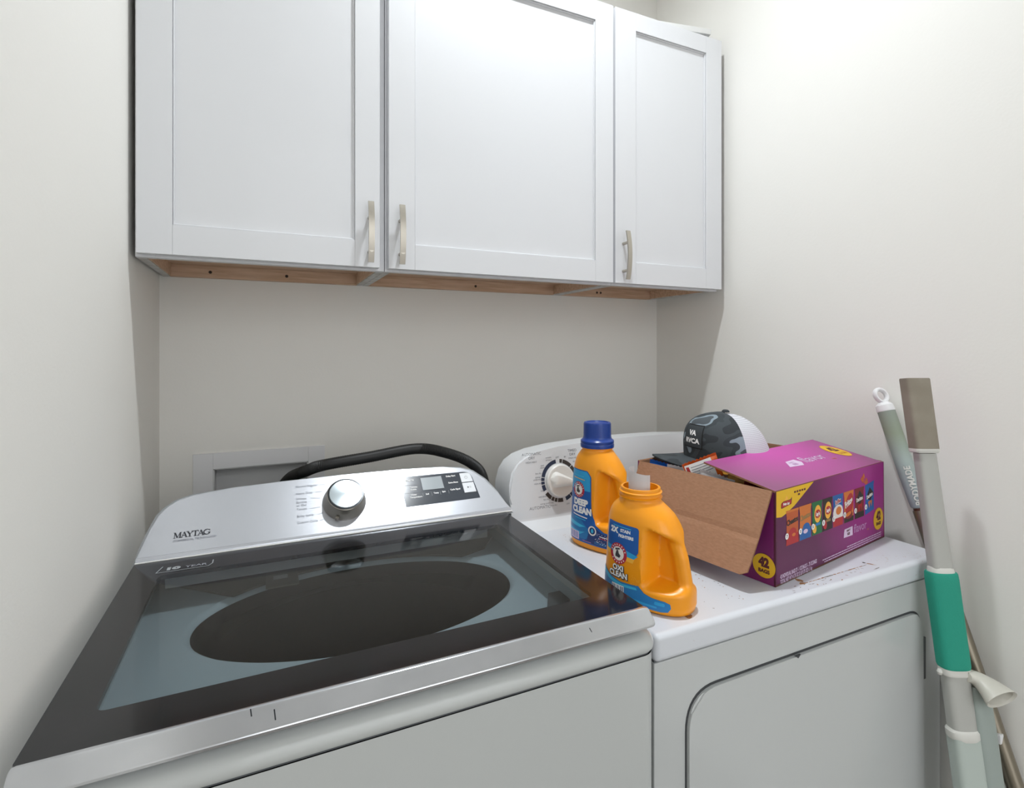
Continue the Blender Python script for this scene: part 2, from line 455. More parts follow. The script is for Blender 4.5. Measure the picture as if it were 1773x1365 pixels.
struct('trim_1', bm, 'trim_paint')
for nm, a in (('baseboard_left', (XL, XL + .012, YF, YB, 0, .09)), ('baseboard_right', (XR - .012, XR, YF, YB, 0, .09)), ('baseboard_back', (XL + .012, XR - .012, YB - .012, YB, 0, .09))):
    struct(nm, B(*a, bev=.003), 'trim_paint')

# ------------------------------------------------------------------ ceiling light
t = thing('ceiling_light', 'round white downlight fixed to the ceiling above the machines', 'ceiling light', (LAMP[0], LAMP[1], CEIL))
M = Matrix.Translation((*LAMP, CEIL))
bm = bmesh.new(); lathe(bm, [(.050, -.0005), (.095, -.0005), (.095, -.004), (.088, -.008), (.062, -.009), (.050, -.006)], M, 40, cap0=False, cap1=False); finish('trim_ring', bm, 'lamp_base', t)
bm = bmesh.new(); lathe(bm, [(.001, -.0008), (.050, -.0008), (.050, -.005), (.001, -.005)], M, 40); finish('lens', bm, 'lamp_globe', t)

# ------------------------------------------------------------------ wall cabinets
YD = 1.2016; YFR = 1.2216; CZ0 = H + .1755; CZ1 = H + .946
def arched_bar(bm, cx, z0, z1):
    n = 18; rs = []
    for k in range(n + 1):
        s = k / n; z = z0 + (z1 - z0) * s; bow = 4 * s * (1 - s)
        y = YD - .021 - .009 * bow; hw = .0062; th = .0025
        rs.append([Vector((cx - hw, y - th, z)), Vector((cx + hw, y - th, z)), Vector((cx + hw, y + th, z)), Vector((cx - hw, y + th, z))])
    rings(bm, rs)
    for zz in (H + .2135, H + .2895):
        tube(bm, [(cx, YD + .001, zz), (cx, YD - .029, zz)], .0042, 12)

def cabinet(label, x0, x1, dx0, dx1, hx, stiles, screws):
    t = thing('wall_cabinet', label, 'cabinet', ((x0 + x1) / 2, YB, CZ0), group='row of white wall cabinets')
    bm = bmesh.new(); T = .016
    box(bm, x0 + .0006, x0 + T, YFR + .018, YB - .0005, CZ0, CZ1, .0006); box(bm, x1 - T, x1 - .0006, YFR + .018, YB - .0005, CZ0, CZ1, .0006)
    box(bm, x0 + T, x1 - T, YFR + .018, YB - .0005, CZ1 - T, CZ1)
    finish('carcass', bm, 'cabinet_edge', t)
    bm = bmesh.new()
    box(bm, x0 + .0006, x0 + .034, YFR, YFR + .018, CZ0, CZ1, .0008); box(bm, x1 - .034, x1 - .0006, YFR, YFR + .018, CZ0, CZ1, .0008)
    box(bm, x0 + .034, x1 - .034, YFR, YFR + .018, CZ0, CZ0 + .036, .0008); box(bm, x0 + .034, x1 - .034, YFR, YFR + .018, CZ1 - .036, CZ1, .0008)
    finish('face_frame', bm, 'cabinet_white', t)
    bm = bmesh.new()
    box(bm, x0 + T, x1 - T, YFR + .018, YB - .0005, CZ0 + .030, CZ0 + .046)
    box(bm, x0 + T, x1 - T, YB - .019, YB - .0006, CZ0, CZ0 + .030, .0006)
    box(bm, x0 + T, x0 + T + .003, YFR + .018, YB - .019, CZ0 + .002, CZ0 + .030); box(bm, x1 - T - .003, x1 - T, YFR + .018, YB - .019, CZ0 + .002, CZ0 + .030)
    finish('bottom_panel', bm, 'cabinet_wood', t, label='bare brown wood underside')
    for sx in screws:
        bm = bmesh.new(); lathe(bm, [(.001, 0), (.004, 0), (.003, .002), (.001, .002)], Matrix.Translation((sx, YB - .019, CZ0 + .014)) @ Matrix.Rotation(pi / 2, 4, 'X'), 10); finish('screw', bm, 'screw_dark', t)
    z0, z1 = H + .1805, H + .9394; sl, sr, rb, rt = stiles; bm = bmesh.new(); yb = YD + .0190
    box(bm, dx0, dx0 + sl, YD, yb, z0, z1, .0007); box(bm, dx1 - sr, dx1, YD, yb, z0, z1, .0007)
    box(bm, dx0 + sl, dx1 - sr, YD, yb, z0, z0 + rb, .0007); box(bm, dx0 + sl, dx1 - sr, YD, yb, z1 - rt, z1, .0007)
    box(bm, dx0 + sl - .004, dx1 - sr + .004, YD + .0075, yb - .002, z0 + rb - .004, z1 - rt + .004)
    for a, b_, c, d in ((dx0 + sl, dx0 + sl + .0035, z0 + rb, z1 - rt), (dx1 - sr - .0035, dx1 - sr, z0 + rb, z1 - rt), (dx0 + sl, dx1 - sr, z0 + rb, z0 + rb + .0035), (dx0 + sl, dx1 - sr, z1 - rt - .0035, z1 - rt)):
        box(bm, a, b_, YD + .003, YD + .009, c, d, .0025)
    door = finish('door', bm, 'cabinet_white', t)
    bm = bmesh.new(); arched_bar(bm, hx, H + .1885, H + .3215); finish('handle', bm, 'nickel', door, label='brushed nickel arched bar handle')
    return t
cabinet('leftmost white shaker wall cabinet, against the left wall, handle at its right edge', -.2269, .2459, -.2214, .2315, .2087, (.0584, .0535, .058, .053), (-.125, .05))
cabinet('widest white shaker wall cabinet, in the middle of the row', .2459, .8695, .2518, .8634, .2773, (.060, .0575, .0565, .053), (.262, .58))
cabinet('narrow white shaker wall cabinet at the right end, beside the right wall', .8695, 1.2646, .8706, 1.2638, .8970, (.070, .0619, .0585, .050), (1.02, 1.035))

bm = bmesh.new()
box(bm, 0, .175, 0, .22, 0, .017, .002, M=Matrix.Translation((1.047, 1.232, CZ1 + .0008)) @ Matrix.Rotation(radians(-11), 4, 'Z'))
o = finish('foam_sheet', bm, 'sheet_pale'); o['label'] = 'flat pale sheet lying on top of the narrow right-hand cabinet'; o['category'] = 'sheet'

# ------------------------------------------------------------------ recessed washer outlet box
t = thing('outlet_box', 'pale grey recessed plastic outlet box set into the wall behind the washer', 'outlet box', (-.008, YB, H - .39))
bm = bmesh.new(); y0, y1 = YB - .004, YB + .0005
o_ = (-.1640, .1460, H - .50, H - .2640)
box(bm, o_[0], HX0, y0, y1, o_[2], o_[3], .001); box(bm, HX1, o_[1], y0, y1, o_[2], o_[3], .001)
box(bm, HX0, HX1, y0, y1, o_[2], HZ0, .001); box(bm, HX0, HX1, y0, y1, HZ1, o_[3], .001)
finish('flange', bm, 'box_grey_plastic', t)
bm = bmesh.new(); g = .003
box(bm, HX0, HX0 + g, YB, YB + .06, HZ0, HZ1); box(bm, HX1 - g, HX1, YB, YB + .06, HZ0, HZ1)
box(bm, HX0, HX1, YB, YB + .06, HZ0, HZ0 + g); box(bm, HX0, HX1, YB, YB + .06, HZ1 - g, HZ1); box(bm, HX0, HX1, YB + .087, YB + .06, HZ0, HZ1)
finish('recess', bm, 'box_inner_plastic', t)

# ------------------------------------------------------------------ drain hose
P = [(.03, YB + .05, H - .43), (.035, YB - .01, H - .375), (.055, 1.43, H - .322), (.0872, 1.345, H - .290), (.1214, 1.305, H - .2717), (.2264, 1.30, H - .2606), (.3393, 1.30, H - .2500), (.4141, 1.30, H - .2655), (.4847, 1.30, H - .2985), (.5219, 1.305, H - .345), (.535, 1.31, H - .45), (.538, 1.315, H - .60)]
S = spline(P, 44); bm = bmesh.new()
tube(bm, S, [.0132 + .0006 * (1 if i % 2 else -1) for i in range(len(S))], 16)
o = finish('drain_hose', bm, 'hose_black', angle=60); o['label'] = 'black corrugated drain hose arching behind the washer console'; o['category'] = 'hose'

# ------------------------------------------------------------------ washer
W = thing('washing_machine', 'white top-loading washer with dark glass lid and silver control console', 'washing machine', (.145, .93, 0))
zz = lambda r: H + r
def plan_path(x0, x1, yf, yb, rad, seg=8):
    """open path: left back -> front left corner -> front right corner -> right back, with outward normals"""
    out = [((x0, yb), (-1, 0))]
    for k in range(seg + 1):
        a = pi + (pi / 2) * k / seg
        out.append(((x0 + rad + rad * cos(a), yf + rad + rad * sin(a)), (cos(a), sin(a))))
    for k in range(seg + 1):
        a = 1.5 * pi + (pi / 2) * k / seg
        out.append(((x1 - rad + rad * cos(a), yf + rad + rad * sin(a)), (cos(a), sin(a))))
    out.append(((x1, yb), (1, 0)))
    return out
def sweep(bm, path, prof, mi=0):
    rs = [[Vector((p[0] + n[0] * o, p[1] + n[1] * o, z)) for o, z in prof] for p, n in path]
    rings(bm, rs, mi=mi)
# lower body
pl = plan_path(-.207, .4975, .587, 1.285, .022)
outline = [p for p, n in pl]
bm = bmesh.new(); a, b_, fs = prism(bm, outline, lambda x, y: Vector((x, y, .02)), lambda x, y: Vector((x, y, zz(-.4245))))
bmesh.ops.delete(bm, geom=[fs[1]], context='FACES')
finish('body', bm, 'washer_white', W)
for x in (-.18, .47):
    for y in (.62, 1.25):
        bm = bmesh.new(); lathe(bm, [(.018, 0), (.02, .004), (.02, .021)], Matrix.Translation((x, y, 0)), 14); finish('foot', bm, 'gap_dark', W)
# seam shadow line between body and top
bm = bmesh.new(); sweep(bm, plan_path(-.2045, .495, .5895, 1.283, .02), [(0, zz(-.4250)), (0, zz(-.4210)), (-.012, zz(-.4210)), (-.012, zz(-.4250))])
finish('seam', bm, 'seam_dark', W)
bm = bmesh.new()
prof = [(-.030, -.4218), (-.003, -.4218), (0, -.418), (.0008, -.412), (-.002, -.4055), (-.008, -.3995), (-.018, -.3960), (-.024, -.3950), (-.030, -.3945)]
sweep(bm, plan_path(-.2095, .5005, .5845, 1.284, .026, 10), [(o, zz(z)) for o, z in prof])
box(bm, -.16, .45, 1.10, 1.284, zz(-.4218), zz(-.3875))
finish('top_panel', bm, 'washer_white', W, angle=40)
# deck with oval opening
EC, EA, EB = (.158, .935), .262, .158
def ellp(k, n, s=1.0, dz=0): return (EC[0] + EA * s * cos(2 * pi * k / n), EC[1] + EB * s * sin(2 * pi * k / n))
def rectpt(k, n, x0, x1, y0, y1):
    a = 2 * pi * k / n; dx, dy = cos(a), sin(a)
    tx = ((x1 if dx > 0 else x0) - EC[0]) / dx if abs(dx) > 1e-6 else 1e9; ty = ((y1 if dy > 0 else y0) - EC[1]) / dy if abs(dy) > 1e-6 else 1e9
    s = min(tx, ty); return (EC[0] + dx * s, EC[1] + dy * s)
bm = bmesh.new(); n = 96; zd = -.430
rs = [[Vector((*rectpt(k, n, -.181, .472, .613, 1.20), zz(-.389))) for k in range(n)], [Vector((*rectpt(k, n, -.178, .469, .616, 1.20), zz(zd))) for k in range(n)],
      [Vector((*ellp(k, n, 1.045), zz(zd))) for k in range(n)], [Vector((*ellp(k, n, 1.012), zz(zd - .005))) for k in range(n)],
      [Vector((*ellp(k, n, 1.0), zz(zd - .009))) for k in range(n)]]
rings(bm, rs, False, False)
finish('deck', bm, 'deck_plastic', W, label='blue-grey plastic deck round the tub opening')
bm = bmesh.new()
rs = [[Vector((*ellp(k, 64, 1.0), zz(zd - .009))) for k in range(64)], [Vector((*ellp(k, 64, 1.0), zz(zd - .034))) for k in range(64)], [Vector((EC[0] + .27 * cos(2 * pi * k / 64), EC[1] + .27 * sin(2 * pi * k / 64), zz(-.52))) for k in range(64)],
      [Vector((EC[0] + .27 * cos(2 * pi * k / 64), EC[1] + .27 * sin(2 * pi * k / 64), zz(-.95))) for k in range(64)], [Vector((EC[0] + .2 * cos(2 * pi * k / 64), EC[1] + .2 * sin(2 * pi * k / 64), zz(-.99))) for k in range(64)]]
rings(bm, rs, False, True); finish('tub', bm, 'tub_shaded', W, label='tub seen through the glass, coloured dark as in shade')
# brown-grey overlay piece behind the opening, with an inlet cover
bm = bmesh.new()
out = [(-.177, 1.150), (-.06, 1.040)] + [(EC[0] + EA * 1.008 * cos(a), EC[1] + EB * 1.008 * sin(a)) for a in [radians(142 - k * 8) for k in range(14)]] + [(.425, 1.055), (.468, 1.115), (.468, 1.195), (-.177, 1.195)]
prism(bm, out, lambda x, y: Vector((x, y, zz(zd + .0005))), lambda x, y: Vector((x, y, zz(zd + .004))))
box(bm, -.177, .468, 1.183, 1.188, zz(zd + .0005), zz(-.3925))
finish('rear_overlay', bm, 'deck_brown', W)
bm = bmesh.new(); box(bm, .0, .055, 1.03, 1.10, zz(zd + .0042), zz(zd + .007), .001); cov = finish('inlet_cover', bm, 'deck_brown', W)
bm = bmesh.new(); box(bm, .013, .037, 1.062, 1.078, zz(zd + .0072), zz(zd + .008)); finish('inlet_label', bm, 'ink_light_grey', cov)
# lid latch notch at right
bm = bmesh.new(); prism(bm, [(.405, .742), (.462, .765), (.462, .800), (.440, .800)], lambda x, y: Vector((x, y, zz(zd + .0005))), lambda x, y: Vector((x, y, zz(zd + .010)))); finish('latch', bm, 'gap_dark', W)

# lid
bm = bmesh.new(); x0, x1, y0, y1 = -.2018, .4885, .6065, 1.0885; wx0, wx1, wy0, wy1 = -.157, .443, .663, 1.018
outer = roundpoly([(x0, y0), (x1, y0), (x1, y1), (x0, y1)], .004, 8); inner = roundpoly([(wx0, wy0), (wx1, wy0), (wx1, wy1), (wx0, wy1)], .012, 8)
rs = []
for lst, z in ((outer, -.3675), (outer, -.3745), (inner, -.3745), (inner, -.3675), (outer, -.3675)): rs.append([Vector((*p, zz(z))) for p in lst])
rings(bm, rs, False, False); bmesh.ops.remove_doubles(bm, verts=bm.verts, dist=1e-6)
lid = finish('lid', bm, 'glass_border', W, label='black bordered glass lid')
bm = bmesh.new(); prism(bm, inner, lambda x, y: Vector((x, y, zz(-.3675))), lambda x, y: Vector((x, y, zz(-.3735)))); finish('lid_window', bm, 'tinted_glass', lid, label='tinted see-through pane')
bm = bmesh.new()
prof = [(.6067, -.3672), (.6035, -.3673), (.6015, -.3680), (.5865, -.3808), (.5848, -.3835), (.5850, -.3862), (.5868, -.3875), (.612, -.3875), (.612, -.3760), (.6067, -.3760)]
rs = []
for x, s in ((-.2035, .80), (-.2025, .93), (-.199, 1.0), (.484, 1.0), (.4895, .96), (.4925, .85), (.4935, .7)):
    cy, cz = .600, -.3785
    rs.append([Vector((x, cy + (y - cy) * s, zz(cz + (z - cz) * s))) for y, z in prof])
rings(bm, rs); finish('lid_handle', bm, 'silver_strip', lid, label='silver front grip strip', angle=30)
for sl in (slice(0, 2), slice(-2, None)):
    bm = bmesh.new(); sweep(bm, plan_path(x0 - .0015, x1 + .0015, y0 + .002, y1, .004, 3)[sl], [(0, zz(-.3690)), (0, zz(-.3845)), (-.004, zz(-.3845)), (-.004, zz(-.3690))]); finish('lid_edge', bm, 'chrome_dark', lid)
d = Decal()
for x, t_, a, b in ((.008, .0012, .25, .75), (.3905, .0007, .3, .6), (-.014, .0012, -.05, .3)): d.stroke(x, a, x + .001, b, t_, 'chrome_dark')
lh = [o for o in lid.children if o.name.startswith('lid_handle')][0]
d.build('scuff_marks', lambda x, y, h: Vector((x, .6015 + (.5865 - .6015) * y, zz(-.3680 - .0128 * y))) + Vector((0, -.65, .76)) * h - W.matrix_basis.translation, lh)
# printed badge on the lid
d = Decal()
ax, ay = -.1625, 1.0335
for p in (((ax, ay - .004), (ax + .0745, ay - .004)), ((ax, ay - .004), (ax + .006, ay + .022)), ((ax + .0745, ay - .004), (ax + .080, ay + .006)), ((ax + .080, ay + .006), (ax + .080, ay + .022))):
    d.stroke(*p[0], *p[1], .0016, 'ink_light_grey')
d.text('10', ax + .011, ay + .003, .011, 'ink_light_grey', bold=.0012, sx=1.35); d.text('YEAR', ax + .040, ay + .003, .0085, 'ink_grey', bold=.0003, sx=1.1)
d.build('lid_badge', lambda x, y, h: Vector((x, y, zz(-.3675) + h)) - W.matrix_basis.translation, lid)

# console
TILT = radians(43)
CE = Vector((0, cos(TILT), sin(TILT))); CN = Vector((0, -sin(TILT), cos(TILT)))
def con(x, s, h=0.0): return Vector((x, 1.085, zz(-.3675))) + CE * s + CN * h
top = [(-.2015, .010), (-.196, .0295), (-.1862, .0667), (-.1782, .0909), (-.1665, .107), (-.150, .1195), (-.1254, .1279), (-.062, .1345), (.03, .1382), (.15, .1402), (.28, .1396), (.37, .1358), (.415, .129), (.440, .118), (.4652, .0907), (.483, .0565), (.5035, .010)]
bm = bmesh.new()
a, b_, fs = prism(bm, top, lambda x, s: con(x, s, 0), lambda x, s: con(x, s, -.006))
bmesh.ops.bevel(bm, geom=[e for e in bm.edges if all(v in a for v in e.verts)], offset=.0015, segments=2, affect='EDGES')
finish('console_face', bm, 'silver', W, label='brushed silver control fascia')
bm = bmesh.new()
sh = [(x + (.004 if x > .15 else -.004) * (1 if abs(x - .15) > .25 else 0), s + .0035 if s > .02 else s - .012) for x, s in top]
prism(bm, sh, lambda x, s: con(x, s, -.004), lambda x, s: Vector((x, 1.284, max(con(x, s, -.004).z - .034, zz(-.386)))))
finish('console_shell', bm, 'console_shell', W)
# concave lower lip of the fascia and bright trim line
bm = bmesh.new()
pr = [con(0, .0112, 0), Vector((0, 1.0922, zz(-.3609))), Vector((0, 1.0908, zz(-.3625))), Vector((0, 1.0898, zz(-.3645))), Vector((0, 1.0893, zz(-.3670))), Vector((0, 1.0893, zz(-.3700))), con(0, .0112, -.005)]
rings(bm, [[Vector((x, p.y, p.z)) for p in pr] for x in (-.2015, .5035)])
finish('console_lip', bm, 'silver', W)
bm = bmesh.new(); tube(bm, [(-.2020, 1.0878, zz(-.3668)), (.5045, 1.0878, zz(-.3668))], .0014, 8); finish('console_trim', bm, 'trim_paint', W)

WL = W.matrix_basis.inverted()
def conl(x, s, h): return WL @ con(x, s, h)
# maker's name, drawn letter by letter with serifs
d = Decal(); X0, S0, LH = -.1500, .0402, .0112
def glyph(d, ch, x, y, h, m):
    T_, t_ = .20 * h, .085 * h; sv = .10 * h
    def S(x0, y0, x1, y1, wd): d.stroke(x + x0 * h, y + y0 * h, x + x1 * h, y + y1 * h, wd, m)
    def serif(cx, yy, half=.17): S(cx - half, yy, cx + half, yy, sv * .8)
    if ch == 'M': S(.16, .04, .16, .96, t_); S(.20, .97, .56, .05, T_); S(.56, .05, .90, .97, t_); S(.94, .04, .94, .96, T_); serif(.16, .04); serif(.94, .04, .2); serif(.12, .96, .14); serif(.98, .96, .16); return 1.22
    if ch == 'A': S(.12, .04, .46, .97, t_); S(.44, .97, .80, .04, T_); S(.24, .34, .64, .34, t_); serif(.12, .04); serif(.80, .04, .2); return .96
    if ch == 'Y': S(.14, .96, .45, .45, T_); S(.82, .96, .48, .45, t_); S(.46, .5, .46, .04, T_); serif(.14, .96, .2); serif(.82, .96); serif(.46, .04, .2); return .94
    if ch == 'T': S(.04, .94, .86, .94, sv * 1.1); S(.45, .94, .45, .04, T_); serif(.45, .04, .2); S(.05, .96, .05, .72, t_); S(.85, .96, .85, .72, t_); return .92
    if ch == 'G':
        d.arc(x + .5 * h, y + .5 * h, .34 * h, .51 * h, 190, 350, m, 1, 12); d.arc(x + .5 * h, y + .5 * h, .40 * h, .51 * h, 350, 410, m, 1, 8); d.arc(x + .5 * h, y + .5 * h, .40 * h, .51 * h, 120, 190, m, 1, 8)
        S(.86, .42, .86, .12, T_); serif(.82, .42, .2); S(.90, .96, .90, .66, t_); return 1.05
xx = X0
for ch in 'MAYTAG':
    xx += glyph(d, ch, xx, S0, LH, 'ink_dark') * LH * .83
d.text('COMMERCIAL TECHNOLOGY', X0, S0 - .0068, .0035, 'ink_grey', sx=1.02, bold=.0001)
d.build('logo', conl, W)
# cycle names
d = Decal()
for s_, y in (('Normal/Regular', .1195), ('Heavy Duty', .1030), ('Whites', .0905), ('Sanitize', .0825), ('w/ Oxi', .0755), ('Towels', .0670), ('Bulky Items', .0515), ('Custom Cycle', .0375)):
    d.text(s_, .0555, y, .0046, 'ink_soft')
d.build('cycle_names', conl, W)
d = Decal()
for s_, y in (('Quick Wash', .1195), ('Delicates', .1055), ('Wrinkle', .0935), ('Rinse & Spin', .0670), ('Clean Washer', .0520), ('with affresh', .0440)):
    d.text(s_, .244, y, .0042, 'ink_soft', align='RIGHT')
d.build('cycle_names', conl, W)
d = Decal()
for a, b_, y, y2 in ((.103, .114, .121, .121), (.093, .107, .105, .104), (.083, .102, .092, .089), (.080, .101, .068, .069), (.092, .106, .053, .055), (.097, .117, .039, .043), (.182, .206, .118, .121), (.186, .214, .105, .107)):
    d.stroke(a, y, b_, y2, .0005, 'ink_soft')
d.build('dial_lines', conl, W)
# knob
KX, KS = .1475, .0740
KM = Matrix.Translation(con(KX, KS)) @ Matrix(((1, 0, 0), CE.to_tuple(), CN.to_tuple())).transposed().to_4x4()
KM = Matrix.Translation(con(KX, KS)) @ Matrix.Rotation(TILT, 4, 'X')
bm = bmesh.new(); lathe(bm, [(.0425, 0), (.0432, .002), (.0420, .008), (.0385, .020), (.0372, .026), (.0365, .0285), (.034, .0300), (.002, .0300)], KM, 56)
box(bm, -.004, .004, -.046, -.034, .001, .012, .002, M=KM @ Matrix.Rotation(radians(-25), 4, 'Z'))
kn = finish('knob', bm, 'knob_side', W, label='round metal cycle selector knob')
bm = bmesh.new(); lathe(bm, [(.0350, .0300), (.0352, .0308), (.0325, .0310), (.0325, .0302)], KM, 56, cap0=False, cap1=False); finish('knob_ring', bm, 'chrome_dark', kn)
bm = bmesh.new(); lathe(bm, [(.0322, .0300), (.0322, .0314), (.0314, .0320), (.001, .0320)], Matrix(), 56)
o = finish('knob_cap', bm, 'brushed_cap', kn, local=True); o.matrix_basis = WL @ KM
# dark touch panel
d = Decal()
pan = roundpoly([(.2695, .1195), (.2703, .0437), (.4398, .0448), (.4340, .1165)], [0.001, .001, .001, .022], 8)
d.poly(pan, 'panel_dark', 0)
d.build('control_panel', conl, W, label='dark touch control panel')
cp = [o for o in W.children if o.name.startswith('control_panel')][0]
bm = bmesh.new(); q = [(.3140, .0792), (.3628, .0789), (.3622, .1112), (.3142, .1108)]
prism(bm, q, lambda x, s: con(x, s, .0006), lambda x, s: con(x, s, .0016)); finish('display', bm, 'display_grey', cp)
for q in (roundpoly([(.4065, .0885), (.4338, .0885), (.4318, .1125), (.4064, .1125)], [.0006, .0006, .012, .0006]), [(.4066, .0610), (.4345, .0610), (.4338, .0862), (.4066, .0862)]):
    bm = bmesh.new(); prism(bm, q, lambda x, s: con(x, s, .0006), lambda x, s: con(x, s, .0018)); finish('button', bm, 'button_white', cp)
d = Decal()
for s_, x, y in (('Deep Fill', .281, .1065), ('Remote', .2875, .0885), ('Enable', .2875, .0825), ('Water', .2855, .0695), ('Temperature', .2835, .0635), ('Delay Start', .3735, .1070), ('Extra Rinse', .3755, .0895), ('Cycle Signal', .3755, .0715), ('Soil', .3185, .0675), ('Temp', .3365, .0680), ('Spin', .3560, .0690)):
    d.text(s_, x, y, .0036, 'ink_white', bold=.00022, sx=.95)
for x in (.3125, .3320, .3515, .3710): d.stroke(x, .064, x, .0725, .0005, 'ink_light_grey')
d.stroke(.2735, .0960, .305, .0960, .0004, 'ink_grey'); d.stroke(.2735, .0770, .309, .0770, .0004, 'ink_grey')
d.build('panel_text', lambda x, s, h: conl(x, s, h + .0004), cp)
d = Decal()
d.arc(.4195, .1003, .0032, .0038, 25, 335, 'ink_grey', 1, 16); d.stroke(.4195, .1005, .4195, .1048, .0007, 'ink_grey')
d.build('power_icon', lambda x, s, h: conl(x, s, h + .0016), cp)
d = Decal()
d.poly([(.4165, .0715), (.4165, .0765), (.4205, .0740)], 'ink_dark'); d.stroke(.4225, .0717, .4225, .0763, .0008, 'ink_light_grey'); d.stroke(.4245, .0717, .4245, .0763, .0008, 'ink_light_grey')
d.build('play_icon', lambda x, s, h: conl(x, s, h + .0016), cp)

# ------------------------------------------------------------------ dryer
ZD = H - .415
D = thing('clothes_dryer', 'white front-loading dryer with a plain door and slanted white console', 'dryer', (.878, .92, 0))
bm = bmesh.new(); box(bm, .512, 1.2455, .6125, 1.235, .02, H - .4590, .003); finish('body', bm, 'appliance_white', D)
for x in (.55, 1.21):
    for y in (.65, 1.2):
        bm = bmesh.new(); lathe(bm, [(.018, 0), (.02, .004), (.02, .021)], Matrix.Translation((x, y, 0)), 14); finish('foot', bm, 'gap_dark', D)
bm = bmesh.new(); box(bm, .514, 1.2435, .6150, 1.233, H - .4592, H - .4550); finish('seam', bm, 'seam_dark', D)
bm = bmesh.new(); box(bm, .5095, 1.2475, .6055, 1.238, H - .4565, ZD, .009, 4); finish('top_panel', bm, 'dryer_top_enamel', D, label='white enamel top with brown specks')
# console: outline in x,z swept back, cove at the bottom
def cz(z): return H + z
prof = [(1.0610, -.4150), (1.0640, -.4125), (1.0760, -.4085), (1.0900, -.4045), (1.0980, -.4000), (1.1013, -.3945), (1.1080, -.3600)]
hx = (.5105, 1.2455); cxm = (hx[0] + hx[1]) / 2
up = [(.5105, -.345), (.5120, -.318), (.5200, -.2905), (.5340, -.2705), (.5560, -.2570), (.5900, -.2475), (.6500, -.2395), (.7600, -.2330), (.878, -.2315)]
up = up + [(2 * cxm - x, z) for x, z in up[-2::-1]]
bm = bmesh.new()
# cove
rings(bm, [[Vector((x, y, cz(z))) for y, z in prof] + [Vector((x, 1.20, cz(-.36))), Vector((x, 1.20, cz(-.415)))] for x in hx])
fy = lambda z: 1.1080 + (z + .36) * .17
outl = [(hx[0], -.3605)] + up + [(hx[1], -.3605)]
a, b_, fs = prism(bm, outl, lambda x, z: Vector((x, fy(z), cz(z))), lambda x, z: Vector((x, 1.20, cz(z - .004))))
bmesh.ops.bevel(bm, geom=[e for e in bm.edges if all(v in a for v in e.verts) and not (abs(e.verts[0].co.z - cz(-.3605)) < 1e-5 and abs(e.verts[1].co.z - cz(-.3605)) < 1e-5)], offset=.004, segments=3, affect='EDGES')
finish('console', bm, 'console_white', D, angle=28)
DL = D.matrix_basis.inverted(); fn_n = Vector((0, -1, .17)).normalized()
def dcon(x, z, h): return DL @ (Vector((x, fy(z), cz(z))) + fn_n * h)
KC = (.6440, -.3190)
d = Decal()
for a0, a1, m in ((5, 14, 'ring_brown'), (16, 47, 'ring_brown'), (49, 78, 'ring_brown'), (81, 117, 'ring_brown'), (125, 133, 'ring_navy'), (134.5, 143, 'ring_navy'), (144.5, 163, 'ring_navy'), (173, 191, 'ring_brown'), (193, 202, 'ring_brown'), (204, 213, 'ring_brown'), (215, 236, 'ring_brown'), (245, 262, 'ring_navy'), (264, 272, 'ring_navy'), (274, 283, 'ring_navy'), (285, 352, 'ring_navy')):
    d.arc(*KC, .0410, .0500, a0, a1, m, 0, 8)
d.build('dial_ring', dcon, D)
TXT = {'upper': Decal(), 'lower': Decal(), 'right': Decal()}
def tside(x, y): return TXT['right'] if x > .632 and y > -.30 or x > .66 else (TXT['upper'] if y > -.328 else TXT['lower'])
for s_, x, y, h, al in (('AUTOMATIC', .5735, -.2548, .0062, 'CENTER'), ('DRY', .5735, -.2640, .0062, 'CENTER'), ('HIGH HEAT', .5715, -.2725, .0040, 'CENTER'), ('TIMED', .6860, -.2545, .0062, 'CENTER'), ('DRY', .6860, -.2635, .0062, 'CENTER'), ('HIGH HEAT', .6885, -.2715, .0040, 'CENTER'),
                       ('AUTOMATIC', .5860, -.3780, .0068, 'CENTER'), ('DRY', .5860, -.3880, .0068, 'CENTER'), ('LOW HEAT', .5860, -.3945, .0048, 'CENTER')):
    tside(x, y).text(s_, x, y, h, 'ink_mid', align=al)
for s_, x, y, al in (('OFF', .6425, -.2665, 'CENTER'), ('80', .664, -.2670, 'CENTER'), ('60', .688, -.2800, 'CENTER'), ('wrinkle', .6260, -.2650, 'RIGHT'), ('prevent', .6270, -.2705, 'RIGHT'), ('cool', .6045, -.2820, 'RIGHT'), ('down', .6060, -.2870, 'RIGHT'), ('less dry', .5960, -.2990, 'RIGHT'), ('energy', .5930, -.3075, 'RIGHT'), ('preferred', .5935, -.3130, 'RIGHT'), ('more dry', .5945, -.3220, 'RIGHT'), ('OFF', .6000, -.3400, 'RIGHT'), ('cool down', .6060, -.3525, 'RIGHT'), ('less dry', .6120, -.3600, 'RIGHT'), ('energy preferred', .6225, -.3690, 'RIGHT'), ('more dry', .6320, -.3755, 'RIGHT'), ('OFF', .6620, -.3765, 'CENTER'), ('40', .6830, -.3680, 'CENTER')):
    tside(x, y).text(s_, x, y, .0036, 'ink_mid', align=al)
for d in TXT.values(): d.build('console_text', dcon, D)
KM = Matrix.Translation(Vector((KC[0], fy(KC[1]), cz(KC[1])))) @ Matrix.Rotation(pi / 2 - math.atan(.17), 4, 'X')
bm = bmesh.new(); lathe(bm, [(.0388, 0), (.0388, .003), (.0378, .009), (.0355, .0115), (.002, .0125)], KM, 48)
R = Matrix.Rotation(radians(-12), 4, 'Z'); rs = []
